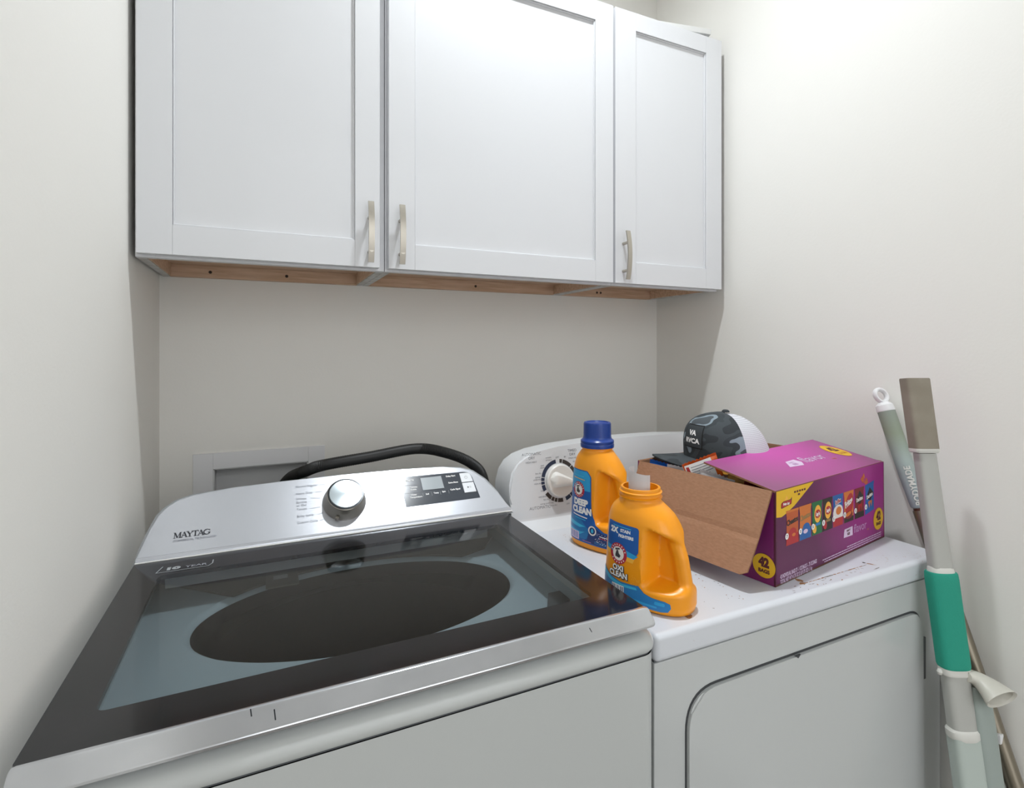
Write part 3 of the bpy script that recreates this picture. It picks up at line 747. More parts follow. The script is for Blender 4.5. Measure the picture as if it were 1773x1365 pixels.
for k in range(13):
    s = k / 12; x = -.031 + .064 * s; hw = .0035 + .0130 * (1 - s) ** 0.8 * (min(1, s * 5)) ** .5; ht = .0120 + .013 * min(1, s * 4) ** .6 * (1 - .25 * s)
    rs.append([KM @ R @ Vector((x, y, z)) for y, z in ((-hw * 1.5, .009), (-hw * .75, ht), (-hw * .3, ht + .001), (hw * .3, ht + .001), (hw * .75, ht), (hw * 1.5, .009))])
rings(bm, rs); finish('knob', bm, 'knob_white', D, label='white round timer knob with a ridge grip', angle=30)
# door
dr = roundpoly([(.5730, H - 1.08), (1.1780, H - 1.08), (1.1730, H - .5165), (.5730, H - .5180)], [.03, .03, .040, .060], 10)
bm = bmesh.new(); grow = [(.5700, H - 1.085), (1.1812, H - 1.085), (1.1760, H - .5128), (.5700, H - .5142)]
prism(bm, roundpoly(grow, [.03, .03, .042, .062], 10), lambda x, z: Vector((x, .6120, z)), lambda x, z: Vector((x, .6130, z)))
gk = finish('door_gap', bm, 'gap_dark', D)
bm = bmesh.new(); a, b_, fs = prism(bm, dr, lambda x, z: Vector((x, .6060, z)), lambda x, z: Vector((x, .6124, z)))
bmesh.ops.bevel(bm, geom=[e for e in bm.edges if all(v in a for v in e.verts)], offset=.003, segments=3, affect='EDGES')
dd = finish('door', bm, 'appliance_white', D)
bm = bmesh.new(); box(bm, 1.1785, 1.1875, .6085, .6135, H - .655, H - .572, .0015); finish('hinge', bm, 'seam_dark', D)
bm = bmesh.new(); prism(bm, [(.803, H - .5150), (.817, H - .5150), (.811, H - .5205)], lambda x, z: Vector((x, .6055, z)), lambda x, z: Vector((x, .6080, z))); finish('door_notch', bm, 'gap_dark', dd)
# rust stains and scuffs on the top
random.seed(4); d = Decal()
def blob(cx, cy, rx, ry, m, rot=0, n=12):
    P = []
    for k in range(n):
        a = 2 * pi * k / n; r = random.uniform(.55, 1.15)
        x, y = rx * r * cos(a), ry * r * sin(a); P.append((cx + x * cos(rot) - y * sin(rot), cy + x * sin(rot) + y * cos(rot)))
    d.poly(P, m, 0)
def topmap(x, y, h): return DL @ Vector((x, y, ZD + h * .5))
for q in ((.866, .646, .006, .010, 'rust', .3), (.860, .634, .008, .004, 'rust', .2), (1.055, .636, .010, .0022, 'rust', -1.0), (1.050, .645, .003, .003, 'screw_dark', 0), (1.046, .618, .012, .0014, 'stain_grey', .1), (.5935, .629, .010, .005, 'rust', .2)):
    d = Decal(); blob(*q); d.build('rust_stain', topmap, D)
d = Decal()
for k in range(16):
    s = k / 15; blob(.868 + .17 * s, .6325 + .004 * s, random.uniform(.004, .010), random.uniform(.0006, .0016), 'rust' if random.random() < .6 else 'stain_grey', .05)
for k in range(26): blob(random.uniform(.80, 1.03), random.uniform(.613, .632), random.uniform(.001, .004), random.uniform(.0005, .0012), random.choice(['rust', 'stain_grey', 'stain_grey']), random.uniform(-1, 1))
for k in range(34): blob(random.uniform(.63, .735), random.uniform(.63, .78), random.uniform(.0008, .0022), random.uniform(.0006, .0014), random.choice(['rust', 'stain_grey']), random.uniform(-1, 1))
o = d.build('rust_specks', topmap, D, label='scattered brown rust specks on the dryer top'); o['kind'] = 'stuff'

# ------------------------------------------------------------------ detergent bottles
def smooth01(x): x = max(0.0, min(1.0, x)); return x * x * (3 - 2 * x)
class Bottle:
    def __init__(s, table, grip, n=2.5): s.t = table; s.g = grip; s.n = n
    def sec(s, z):
        t = s.t
        if z <= t[0][0]: return t[0][1:]
        for i in range(len(t) - 1):
            if z <= t[i + 1][0]:
                u = (z - t[i][0]) / (t[i + 1][0] - t[i][0])
                return tuple(t[i][k] + (t[i + 1][k] - t[i][k]) * u for k in (1, 2, 3))
        return t[-1][1:]
    def expo(s, z):
        zn = s.g['neck']; return s.n + (2.0 - s.n) * smooth01((z - zn * .75) / (zn * .25))
    def half(s, w, z):
        a, b, c = s.sec(z); n = s.expo(z); q = min(1.0, abs((w - c) / a)); h = b * (max(0.0, 1 - q ** n)) ** (1 / n)
        g = s.g; end = a + c
        # grip: a pinched web with a round bead at the handle end
        wl = g['w0'] + g['slope'] * max(0.0, (z - g['zm']))
        m = smooth01((w - wl) / g['soft']) * smooth01((z - g['z0']) / g['soft']) * smooth01((g['z1'] - g['arch'] * max(0, w - g['w0']) - z) / (g['soft'] * 1.2))
        r = g['r']; wc = end - r; bead = sqrt(max(0.0, r * r - (w - wc) ** 2)) if w > wc - r else 0.0
        if w < wc: bead = max(bead, r * .45 + (r * .55) * smooth01((w - (wc - r * 1.5)) / (r * 1.2)))
        return h * (1 - m) + min(h, bead) * m
    def ring(s, z, N=72):
        a, b, c = s.sec(z); P = []
        for k in range(N):
            w = c - a * cos(pi * k / N); P.append(Vector((w, -s.half(w, z), z)))
        for k in range(N):
            w = c + a * cos(pi * k / N); P.append(Vector((w, s.half(w, z), z)))
        return P
    def on(s, w, z, h):
        e = .0012; hh = s.half(w, z)
        n = Vector((-(s.half(w + e, z) - s.half(w - e, z)) / (2 * e), -1, -(s.half(w, z + e) - s.half(w, z - e)) / (2 * e) * -1))
        n = Vector((n.x, -1, (s.half(w, z + e) - s.half(w, z - e)) / (2 * e))); n = Vector((-(s.half(w + e, z) - s.half(w - e, z)) / (2 * e), -1.0, 0)).normalized()
        return Vector((w, -hh, z)) + n * (h + .0004)
def arm_emblem(d, cx, cy, r, sx=1.0):
    d.ell(cx, cy, r * sx, r, 'emblem_red', 1, 30); d.ell(cx, cy, r * .66 * sx, r * .66, 'emblem_white', 2, 26)
    d.arc(cx, cy, r * .74, r * .90, -60, 60, 'emblem_white', 2, 14) if False else None
    # flexed arm holding a hammer
    k = r * .6
    d.poly([(cx - .55 * k * sx, cy - .55 * k), (cx + .25 * k * sx, cy - .65 * k), (cx + .50 * k * sx, cy - .25 * k), (cx + .15 * k * sx, cy + .05 * k), (cx - .02 * k * sx, cy + .55 * k), (cx - .30 * k * sx, cy + .50 * k), (cx - .25 * k * sx, cy - .10 * k), (cx - .55 * k * sx, cy - .20 * k)], 'emblem_dark', 3)
    d.poly([(cx - .55 * k * sx, cy + .45 * k), (cx + .35 * k * sx, cy + .70 * k), (cx + .30 * k * sx, cy + .95 * k), (cx - .60 * k * sx, cy + .72 * k)], 'emblem_dark', 3)
    for a in range(-70, 71, 20): d.stroke(cx + r * .76 * sx * sin(radians(a)), cy + r * .76 * cos(radians(a)), cx + r * .90 * sx * sin(radians(a)), cy + r * .90 * cos(radians(a)), r * .10, 'emblem_white', 2)
    for a in range(130, 231, 20): d.stroke(cx + r * .76 * sx * sin(radians(a)), cy + r * .76 * cos(radians(a)), cx + r * .90 * sx * sin(radians(a)), cy + r * .90 * cos(radians(a)), r * .10, 'emblem_white', 2)

def bottle_body(bt, t, zs, neck_top, rim_r, nc, open_top):
    bm = bmesh.new(); N = 72
    rs = [bt.ring(z, N) for z in zs]
    # neck with screw threads
    zt = zs[-1]; ring = lambda r, z: [Vector((nc - r * cos(pi * k / N), -r * sin(pi * k / N), z)) for k in range(N)] + [Vector((nc + r * cos(pi * k / N), r * sin(pi * k / N), z)) for k in range(N)]
    L = neck_top - zt
    for f, r in ((.08, 1.0), (.22, 1.0), (.26, 1.08), (.34, 1.09), (.40, 1.0), (.58, 1.0), (.62, 1.07), (.70, 1.08), (.76, 1.0), (.96, 1.0), (1.0, .98)): rs.append(ring(rim_r * r, zt + L * f))
    if open_top:
        rs.append(ring(rim_r * .88, neck_top)); rs.append(ring(rim_r * .86, neck_top - L * .9)); rs.append(ring(rim_r * .80, neck_top - L * 1.2))
    rings(bm, rs, True, True)
    return finish('bottle_body', bm, 'orange_plastic', t, local=True, angle=50)

# --- nearer, open bottle
t = thing('detergent_bottle', 'open orange laundry detergent bottle with no cap, nearest the front of the dryer', 'detergent bottle', (.575, .700, ZD), atan2(-.915, .40))
tab = [(0, .068, .038, 0), (.003, .0735, .043, 0), (.012, .0760, .0450, 0), (.030, .0760, .0452, 0), (.060, .0720, .0450, -.0015), (.085, .0690, .0440, -.003), (.106, .0650, .0430, -.006), (.122, .0615, .0418, -.008), (.135, .0580, .0405, -.0105), (.145, .0535, .0390, -.0125), (.152, .0480, .0370, -.0145), (.157, .0420, .0355, -.0155), (.161, .0365, .0345, -.016), (.163, .0345, .0335, -.016)]
bt = Bottle(tab, dict(w0=.008, slope=.05, zm=.09, z0=.033, z1=.134, arch=.30, soft=.013, r=.0115, neck=.163))
zs = [0, .0015, .003, .007] + [.012 + .0029 * k for k in range(53)]; zs = [z for z in zs if z < .163] + [.163]
bb = bottle_body(bt, t, zs, .185, .0325, -.016, True)
bm = bmesh.new(); N = 14
def spoutring(r0, z, tilt): return [Vector((-.016 + r0 * cos(a), r0 * sin(a), z + tilt * cos(a))) for a in [radians(150 + 200 * k / N) for k in range(N + 1)]]
rs = [spoutring(.0195, .150, 0), spoutring(.0195, .170, 0), spoutring(.0195, .195, -.002), spoutring(.0192, .2105, -.004)]
vr, f_ = rings(bm, rs, False, False, closed=False); bmesh.ops.solidify(bm, geom=bm.faces[:], thickness=.0015)
finish('pour_spout', bm, 'spout_white', t, local=True, label='white translucent pouring spout')
d = Decal()
d.poly(roundpoly([(-.0600, .083), (-.004, .078), (.0035, .090), (.0035, .128), (-.0560, .130)], [.001, .001, .002, .006, .004]), 'label_blue', 0)
d.poly([(-.0600, .083), (-.0040, .078), (.0030, .084), (-.020, .089), (-.0600, .090)], 'label_sky', 1)
d.poly([(-.0640, .076), (-.0060, .071), (-.003, .0775), (-.030, .0815), (-.0620, .0830)], 'label_yellow', 0)
wave = [(-.0685, .050), (-.050, .0400), (-.030, .0360), (-.008, .0370), (.004, .0385), (.014, .030), (.026, .0265), (.046, .0245), (.0535, .0215), (.0545, .0150), (.050, .0085), (.040, .0070), (.000, .0075), (-.040, .0080), (-.066, .0090), (-.0700, .018)]
d.poly(wave, 'label_mid', 0)
d.poly([(-.068, .047), (-.048, .0375), (-.026, .0335), (.000, .0345), (.002, .0310), (-.030, .0285), (-.055, .0335), (-.068, .040)], 'label_cyan', 1)
d.poly([(-.05, .012), (.000, .0125), (.034, .0115), (.034, .0145), (.0, .0160), (-.05, .016)], 'label_sky', 1)
d.poly(roundpoly([(.030, .0170), (.046, .0165), (.046, .0215), (.031, .0225)], .002), 'label_sky', 1)
d.text('2X', -.050, .1130, .0085, 'ink_white', 2, bold=.0008); d.text('STAIN', -.030, .1160, .0048, 'ink_white', 2, bold=.0003); d.text('FIGHTERS', -.0335, .1075, .0045, 'ink_white', 2, bold=.0003); d.stroke(-.045, .1245, -.010, .1235, .0012, 'label_cyan', 2)
arm_emblem(d, -.0335, .0800, .0170, 1.0)
for dx, dy, m, by, ly in ((.0006, -.0006, 'emblem_dark', .0016, 3), (0, 0, 'ink_white', .0005, 4)):
    d.text('OXI', -.0335 + dx, .0530 + dy, .0085, m, ly, align='CENTER', bold=by); d.text('CLEAN', -.0335 + dx, .0425 + dy, .0085, m, ly, align='CENTER', bold=by, sx=.95)
for k in range(26): d.ell(random.uniform(-.010, .012), random.uniform(.038, .052), .0007, .0007, 'label_yellow', 2, 6)
d.rect(-.046, -.022, .0165, .0300, 'ink_white', 2)
for k in range(7): d.rect(-.0445 + .0032 * k, -.0445 + .0032 * k + random.choice((.0008, .0016)), .0180, .0285, 'label_navy', 3)
d.build('label', bt.on, bb, cut=.004, lift=.0001, label='blue and orange printed label')

# --- farther bottle, blue cap
t = thing('detergent_bottle', 'orange detergent bottle with a blue screw cap, standing behind the open one', 'detergent bottle', (.645, .932, ZD), atan2(-.930, .36))
tab = [(0, .066, .038, 0), (.003, .0710, .0425, 0), (.012, .0735, .0440, 0), (.040, .0735, .0445, 0), (.080, .0690, .0440, -.002), (.112, .0655, .0430, -.004), (.140, .0610, .0415, -.007), (.158, .0570, .0400, -.0095), (.172, .0525, .0385, -.0125), (.183, .0475, .0365, -.0145), (.190, .0420, .0350, -.0155), (.196, .0365, .0340, -.016), (.199, .0340, .0330, -.016)]
bt = Bottle(tab, dict(w0=.004, slope=.05, zm=.11, z0=.054, z1=.170, arch=.30, soft=.014, r=.0115, neck=.199))
zs = [0, .0015, .003, .007] + [.012 + .0031 * k for k in range(62)]; zs = [z for z in zs if z < .199] + [.199]
bb = bottle_body(bt, t, zs, .222, .0315, -.016, False)
bm = bmesh.new(); M = Matrix.Translation((-.016, 0, 0))
pr = [(.0335, .2060), (.0352, .2068), (.0355, .2125), (.0345, .2150), (.0352, .2165), (.0350, .2205), (.0315, .2235), (.0300, .2260), (.0292, .2300), (.0288, .2555), (.0275, .2585), (.0240, .2590), (.0225, .2570), (.001, .2570)]
lathe(bm, pr, M, 56); finish('cap', bm, 'cap_blue', t, local=True, label='dark blue screw cap')
d = Decal()
lab = roundpoly([(-.0690, .014), (.042, .0125), (.050, .0300), (.052, .0410), (.030, .0440), (.008, .057), (.0005, .085), (-.002, .150), (-.012, .1610), (-.0560, .1620), (-.064, .090)], [.003, .008, .004, .006, .006, .012, .01, .008, .005, .004, .002])
d.poly(lab, 'label_blue', 0)
d.poly([(-.0570, .1600), (-.013, .1590), (-.0045, .150), (-.003, .120), (-.0600, .120)], 'label_sky', 1)
d.poly([(-.0670, .066), (-.030, .062), (-.004, .040), (-.012, .020), (-.0680, .022)], 'label_mid', 1)
d.poly([(-.0660, .055), (-.035, .050), (-.014, .047), (-.030, .043), (-.0660, .046)], 'label_cyan', 2); d.poly([(-.0670, .038), (-.030, .034), (-.016, .036), (-.030, .028), (-.0670, .030)], 'label_cyan', 2)
d.poly([(-.018, .0165), (.040, .0145), (.047, .0300), (.049, .0385), (.026, .0415), (.004, .0530), (-.006, .0480), (-.008, .030)], 'label_navy', 1)
d.stroke(-.050, .1500, -.020, .1480, .0014, 'label_cyan', 2); d.stroke(-.050, .1440, -.018, .1415, .0014, 'label_yellow', 2)
arm_emblem(d, -.0345, .1200, .0165, 1.0)
d.text('DEEP', -.0480, .0890, .0120, 'ink_white', 3, bold=.0012); d.text('CLEAN', -.0520, .0730, .0120, 'ink_white', 3, bold=.0012, sx=.98)
d.stroke(-.050, .0675, -.010, .0650, .0022, 'ink_white', 3); d.stroke(-.044, .0620, -.014, .0600, .0016, 'label_cyan', 3)
d.arc(.003, .0425, .0070, .0098, 0, 359.9, 'emblem_white', 3, 22); d.ell(.003, .0425, .0030, .0045, 'label_cyan', 3, 14)
for k in range(44): d.ell(random.uniform(.010, .046), random.uniform(.019, .040), .0007, .0007, 'ink_white', 3, 6)
d.stroke(.020, .0350, .044, .0330, .0015, 'ink_white', 3); d.stroke(.020, .0315, .036, .0300, .0015, 'print_red', 3)
d.rect(-.060, -.032, .0165, .0330, 'print_lilac', 3)
for k in range(5): d.rect(-.0575 + .005 * k, -.0575 + .005 * k + .002, .0185, .0310, 'label_mid', 4)
d.stroke(-.022, .0180, .000, .0172, .0012, 'print_lilac_dim', 3); d.stroke(.008, .0215, .036, .0205, .0014, 'label_mid', 3); d.stroke(.008, .0185, .034, .0175, .0014, 'label_mid', 3)
d.build('label', bt.on, bb, cut=.004, lift=.0001, label='blue printed label')

# ------------------------------------------------------------------ the carton of snack bags
BW, BD, BH = .4380, .3110, .1660; BA = radians(9.41)
K = thing('snack_carton', 'open purple cardboard carton of snack bags on the dryer, flaps folded out', 'cardboard box', (.802, .6422, ZD + .0004), BA)
def wallpanel(bm, p, thick_dir, th):
    """quad panel; outer face material 0, inner 1, edges 2"""
    n = Vector(thick_dir).normalized() * th
    a = [bm.verts.new(q) for q in p]; b = [bm.verts.new(Vector(q) + n) for q in p]
    f = bm.faces.new(a); f.material_index = 0; g = bm.faces.new(b[::-1]); g.material_index = 1
    for i in range(len(p)):
        j = (i + 1) % len(p); e = bm.faces.new((a[i], b[i], b[j], a[j])); e.material_index = 2
TH = .0032
bm = bmesh.new()
V = Vector
wallpanel(bm, [V((0, 0, 0)), V((BW, 0, 0)), V((BW - .004, 0, BH)), V((-.001, 0, BH))], (0, 1, 0), TH)
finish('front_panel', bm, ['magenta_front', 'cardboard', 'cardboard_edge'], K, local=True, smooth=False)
bm = bmesh.new()
wallpanel(bm, [V((0, BD, 0)), V((0, 0, 0)), V((-.001, 0, BH)), V((-.004, BD, BH))], (1, 0, 0), TH)
wallpanel(bm, [V((BW, BD, 0)), V((0, BD, 0)), V((-.002, BD, BH)), V((BW, BD, BH))], (0, -1, 0), TH)
wallpanel(bm, [V((BW, 0, 0)), V((BW, BD, 0)), V((BW, BD, BH)), V((BW - .004, 0, BH))], (-1, 0, 0), TH)
wallpanel(bm, [V((0, 0, 0)), V((0, BD, 0)), V((BW, BD, 0)), V((BW, 0, 0))], (0, 0, 1), TH)
finish('carton_walls', bm, ['magenta_side', 'cardboard', 'cardboard_edge'], K, local=True, smooth=False)
# front long flap, half closed over the box
FA = radians(10); fl_u = V((0, cos(FA), sin(FA))); fl_n = V((0, -sin(FA), cos(FA)))
def flp(x, s, h=0.0): return V((x, 0, BH)) + fl_u * s + fl_n * h + V((0, 0, .0012))
def fpos(i, j, h):
    u, v = i / 16, j / 8
    xa, xb = -.002 + .001 * v, (BW - .012) + .004 * v
    return flp(xa + (xb - xa) * u, (.146 + .006 * u) * v, h)
bm = bmesh.new(); up_ = [[bm.verts.new(fpos(i, j, 0)) for j in range(9)] for i in range(17)]; dn_ = [[bm.verts.new(fpos(i, j, -TH)) for j in range(9)] for i in range(17)]
for i in range(16):
    for j in range(8):
        bm.faces.new((up_[i][j], up_[i + 1][j], up_[i + 1][j + 1], up_[i][j + 1])).material_index = 0
        bm.faces.new((dn_[i][j], dn_[i][j + 1], dn_[i + 1][j + 1], dn_[i + 1][j])).material_index = 1
for i in range(16):
    for j in (0, 8): bm.faces.new((up_[i][j], up_[i + 1][j], dn_[i + 1][j], dn_[i][j])).material_index = 2
for j in range(8):
    for i in (0, 16): bm.faces.new((up_[i][j], up_[i][j + 1], dn_[i][j + 1], dn_[i][j])).material_index = 2
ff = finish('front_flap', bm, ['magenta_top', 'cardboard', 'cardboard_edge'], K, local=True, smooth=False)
# left flap hanging outwards, brown inside showing, creased
b1 = radians(21); b2 = radians(25)
def lfp(y, s):
    p = V((-.002, y, BH)) ; L = .085
    s1 = min(s, L); p = p + V((-sin(b1), 0, -cos(b1))) * s1
    if s > L: p = p + V((-sin(b2), 0, -cos(b2))) * (s - L)
    return p
bm = bmesh.new(); rowsA = []
NY, NS = 24, 16
outer = [[None] * (NS + 1) for _ in range(NY + 1)]; inn = [[None] * (NS + 1) for _ in range(NY + 1)]
for i in range(NY + 1):
    y = .004 + (BD - .010) * i / NY
    for j in range(NS + 1):
        s = .151 * j / NS
        yy = y - (.010 * (s / .151) if i == 0 else 0) * 0 + (.012 * (s / .151)) * (1 - i / NY)
        crease = .0016 * math.exp(-((s - .082 - .006 * sin(i * .22)) / .005) ** 2)
        p = lfp(yy, s * (1 - (.05 if (i == 0 and j > NS - 2) else 0)))
        nrm = V((-cos(b1), 0, sin(b1)))
        inn[i][j] = bm.verts.new(p + nrm * (TH - crease)); outer[i][j] = bm.verts.new(p)
for i in range(NY):
    for j in range(NS):
        f = bm.faces.new((inn[i][j], inn[i + 1][j], inn[i + 1][j + 1], inn[i][j + 1])); f.material_index = 1
        f = bm.faces.new((outer[i][j], outer[i][j + 1], outer[i + 1][j + 1], outer[i + 1][j])); f.material_index = 0
for i in range(NY):
    for j in (0, NS): f = bm.faces.new((outer[i][j], outer[i + 1][j], inn[i + 1][j], inn[i][j])); f.material_index = 2
for j in range(NS):
    for i in (0, NY): f = bm.faces.new((outer[i][j], outer[i][j + 1], inn[i][j + 1], inn[i][j])); f.material_index = 2
finish('side_flap', bm, ['magenta_side', 'cardboard', 'cardboard_edge'], K, local=True, smooth=False, label='brown inside of the left flap, folded out and down')
# right flap, hanging out
b3 = radians(9.5); bm = bmesh.new()
wallpanel(bm, [V((BW - .002, .006, BH)), V((BW + .0005, BD - .004, BH)), V((BW + sin(b3) * .150, BD - .010, BH - cos(b3) * .150)), V((BW + sin(b3) * .150, .012, BH - cos(b3) * .150))], (cos(b3), 0, sin(b3)), TH)
finish('side_flap', bm, ['magenta_side', 'magenta_side', 'cardboard_edge'], K, local=True, smooth=False)
# rear long flap, folded back
b4 = radians(35); bm = bmesh.new()
wallpanel(bm, [V((0, BD, BH)), V((BW - .004, BD, BH + .001)), V((BW - .03, BD + .020, BH - .149)), V((.012, BD + .020, BH - .149))], (0, .99, .13), TH)
finish('rear_flap', bm, ['magenta_side', 'cardboard', 'cardboard_edge'], K, local=True, smooth=False)

# printing on the front
fr = lambda x, z, h: V((x, -h, z))
FP = [o for o in K.children if o.name.startswith('front_panel')][0]
d = Decal()
d.poly(roundpoly([(.0015, .1655), (.1300, .1655), (.0620, .1320), (.0360, .1230), (.0180, .1185), (.0015, .1205)], [0, 0, .02, .02, .015, 0]), 'print_yellow', 0)
d.poly(roundpoly([(.0165, .1330), (.0510, .1370), (.0530, .1500), (.0480, .1455), (.0240, .1450), (.0165, .1420)], .003), 'print_maroon', 1)
d.poly(roundpoly([(.0175, .1345), (.0500, .1380), (.0505, .1450), (.0240, .1440), (.0175, .1410)], .003), 'print_red', 2)
d.text('Frito Lay', .0335, .1380, .0042, 'ink_white', 3, align='CENTER', bold=.0003, sx=.95)
d.poly([(.028, .146), (.040, .1465), (.0345, .1550)], 'label_yellow', 1)
for k in range(5): d.rect(.0600 + .0085 * k, .0660 + .0085 * k, .1545, .1580, 'print_maroon', 1)
d.rect(.0730, .0800, .1485, .1520, 'print_maroon', 1)
d.build('maker_corner', fr, FP, label='yellow corner with a small red ribbon emblem')
bags = [(.0335, 'print_deeporange', 'Cheetos'), (.0785, 'print_orange', 'Cheetos'), (.1235, 'print_green', "Lay's"), (.1635, 'print_black', "Lay's"), (.2035, 'print_blue', 'Ruffles'), (.2490, 'print_orange', 'Fritos'), (.2960, 'print_darkred', 'Doritos'), (.3430, 'print_blue', 'Doritos')]
for i, (x, m, nm) in enumerate(bags):
    d = Decal(); wd = .0425 if i not in (2, 3) else .0385; z0, z1 = .0645, .1265; xc = x + wd / 2
    sk = .006 if i == 7 else 0
    d.poly([(x - .001, z1), (x + .002, z1 - .012), (x + .001, z0 + .012), (x, z0), (x + wd, z0 + sk), (x + wd - .001, z0 + .01 + sk), (x + wd - .002, z1 - .01 + sk), (x + wd, z1 + sk)], m, 0)
    if i == 0: d.rect(x + .001, x + wd - .001, z0, z0 + .018, 'print_red', 1); d.ell(xc, z0 + .020, .013, .009, 'print_red', 2); d.ell(xc + .004, z0 + .016, .006, .003, 'print_orange', 3)
    if i == 1: d.rect(x + .001, x + wd - .001, z0, z0 + .020, 'print_blue', 1); d.ell(xc + .003, z0 + .020, .013, .009, 'print_blue', 2); d.ell(xc, z0 + .014, .008, .004, 'print_lilac', 3)
    if i in (0, 1): d.text(nm, xc, z0 + .037, .0095, 'print_tan' if i else 'print_black', 2, align='CENTER', bold=.0006, sx=.82, rot=.12); d.rect(x, x + wd, z1 - .004, z1, 'print_orange', 1)
    if i in (2, 3):
        d.ell(xc + .002, z1 - .024, .0125, .0165, 'label_yellow', 1); d.ell(xc + .002, z1 - .024, .0105, .008, 'print_red', 2); d.text(nm, xc + .002, z1 - .027, .0066, 'ink_white', 3, align='CENTER', bold=.0005, sx=.8)
        d.rect(xc - .006, xc + .012, z0 + .016, z0 + .021, 'label_mid' if i == 2 else 'print_tan', 1); d.ell(x + .009, z0 + .012, .007, .009, 'label_yellow' if i == 2 else 'print_red', 1, rot=.4)
    if i == 4:
        d.rect(x + .001, x + wd - .001, z0 + .016, z0 + .030, 'print_white', 1); d.rect(x + .001, x + wd - .001, z0, z0 + .016, 'print_red', 1); d.ell(xc, z0 + .030, .019, .012, 'print_white', 2); d.ell(xc + .002, z0 + .030, .011, .008, 'print_orange', 3)
        d.text(nm, xc, z0 + .045, .0075, 'ink_white', 3, align='CENTER', bold=.0012, sx=.8, rot=.15); d.text(nm, xc, z0 + .045, .0075, 'print_red', 4, align='CENTER', bold=.0003, sx=.8, rot=.15)
    if i == 5:
        d.ell(xc + .002, z0 + .034, .016, .024, 'print_red', 1, rot=-.4); d.rect(x + .001, x + wd - .001, z0, z0 + .010, 'print_black', 1); d.ell(xc, z0 + .014, .016, .008, 'print_darkred', 2); d.ell(xc - .002, z0 + .016, .012, .004, 'print_orange', 3, rot=.2)
        d.text(nm, xc, z0 + .034, .0120, 'print_white', 3, align='CENTER', bold=.0010, sx=.8, rot=.30)
    if i in (6, 7):
        d.poly([(x + .004, z1 - .028), (xc, z1 - .006), (x + wd - .003, z1 - .020), (xc + .003, z1 - .034)], 'print_black', 1); d.text(nm, xc, z1 - .027, .0072, 'print_white', 2, align='CENTER', bold=.0007, sx=.85, rot=.10 + (.12 if i == 7 else 0))
        if i == 6: d.rect(x + .001, x + wd - .001, z0, z0 + .012, 'print_black', 1)
        c = 'print_red' if i == 6 else 'print_orange'; d.poly([(xc - .008, z0 + .026), (xc + .003, z0 + .028), (xc - .002, z0 + .012)], c, 2); d.poly([(xc + .002, z0 + .027), (xc + .011, z0 + .028), (xc + .008, z0 + .014)], c, 2)
    d.ell(x + .003 if i else x + .002, .0815, .0056, .0056, 'ink_white', 4, 18); d.text('735555'[i] if i < 6 else '56'[i - 6], x + (.003 if i else .002), .0790, .0050, 'print_maroon', 5, align='CENTER', bold=.0003)
    d.build('bag_picture', fr, FP, lift=.00012)
d = Decal()
d.poly([(.3215, .1430), (.334, .1500), (.340, .1400), (.333, .1330)], 'print_deeporange', 0); d.poly([(.336, .1340), (.350, .1430), (.357, .1320), (.348, .1280)], 'print_deeporange', 0); d.poly([(.343, .1420), (.338, .1540), (.331, .1480)], 'print_orange', 0)
d.build('chip_picture', fr, FP)
d = Decal()
d.ell(.4065, .0460, .0240, .0240, 'print_yellow_edge', 0, 40); d.ell(.4065, .0460, .0228, .0228, 'print_yellow', 1, 40); d.text('42', .4065, .0445, .0170, 'print_maroon', 2, align='CENTER', bold=.0016, sx=.82); d.text('BAGS', .4065, .0330, .0062, 'print_maroon', 2, align='CENTER', bold=.0006)
d.build('count_circle', fr, FP)
d = Decal()
d.poly([(.2485, .0355), (.2870, .0345), (.2865, .0525), (.2520, .0520), (.2500, .0460)], 'print_lilac', 0); d.text('PARTY', .2690, .0455, .0038, 'print_maroon', 1, align='CENTER', bold=.0002); d.text('SIZE', .2690, .0385, .0042, 'print_maroon', 1, align='CENTER', bold=.0003)
d.text('flavor', .2920, .0370, .0175, 'print_lilac_mid', 1, sx=1.0); d.text('MIX', .3520, .0312, .0036, 'print_yellow_edge', 1)
d.build('flavor_title', fr, FP)
d = Decal()
d.text('42 INDIVIDUAL BAGS 37 - 1 OZ BAGS 5 - .75 OZ BAGS', .0140, .0112, .0070, 'print_lilac', 1, sx=.53, bold=.0003); d.text('TOTAL NET WT 41.75 OZ (2 LB 9.75 OZ) 1.1 kg', .0140, .0022, .0070, 'print_lilac', 1, sx=.53, bold=.0003)
d.build('net_weight_text', fr, FP)
d = Decal(); random.seed(9)
for y, xa, xb in ((.0140, .262, .420), (.0095, .163, .420), (.0050, .170, .420)):
    x = xa
    while x < xb:
        l = random.uniform(.004, .016); d.rect(x, min(x + l, xb), y, y + .0019, 'print_lilac', 1); x += l + .0012
d.build('small_print', fr, FP)
# printing on the top flap
d = Decal()
d.poly([(.158, .0600), (.2050, .0560), (.2200, .0690), (.2150, .0840), (.180, .0820)], 'print_lilac', 0); d.text('PARTY', .190, .0720, .005, 'print_lilac_dim', 1, align='CENTER'); d.text('SIZE', .190, .0630, .006, 'print_lilac_dim', 1, align='CENTER', bold=.0004)
d.text('flavor', .2270, .0620, .0260, 'print_lilac', 1, sx=1.05); d.text('MIX', .318, .0500, .007, 'print_orange', 1)
d.ell(.3930, .0820, .0265, .0340, 'print_yellow_edge', 0, 40); d.ell(.3930, .0820, .0252, .0325, 'print_yellow', 1, 40); d.text('42', .3930, .0800, .0200, 'print_maroon', 2, align='CENTER', bold=.0016, sx=.85); d.text('BAGS', .3930, .0630, .0085, 'print_yellow_edge', 2, align='CENTER', bold=.0006)
d.build('flap_print', lambda x, s, h: flp(x, s, h), ff, cut=.02)
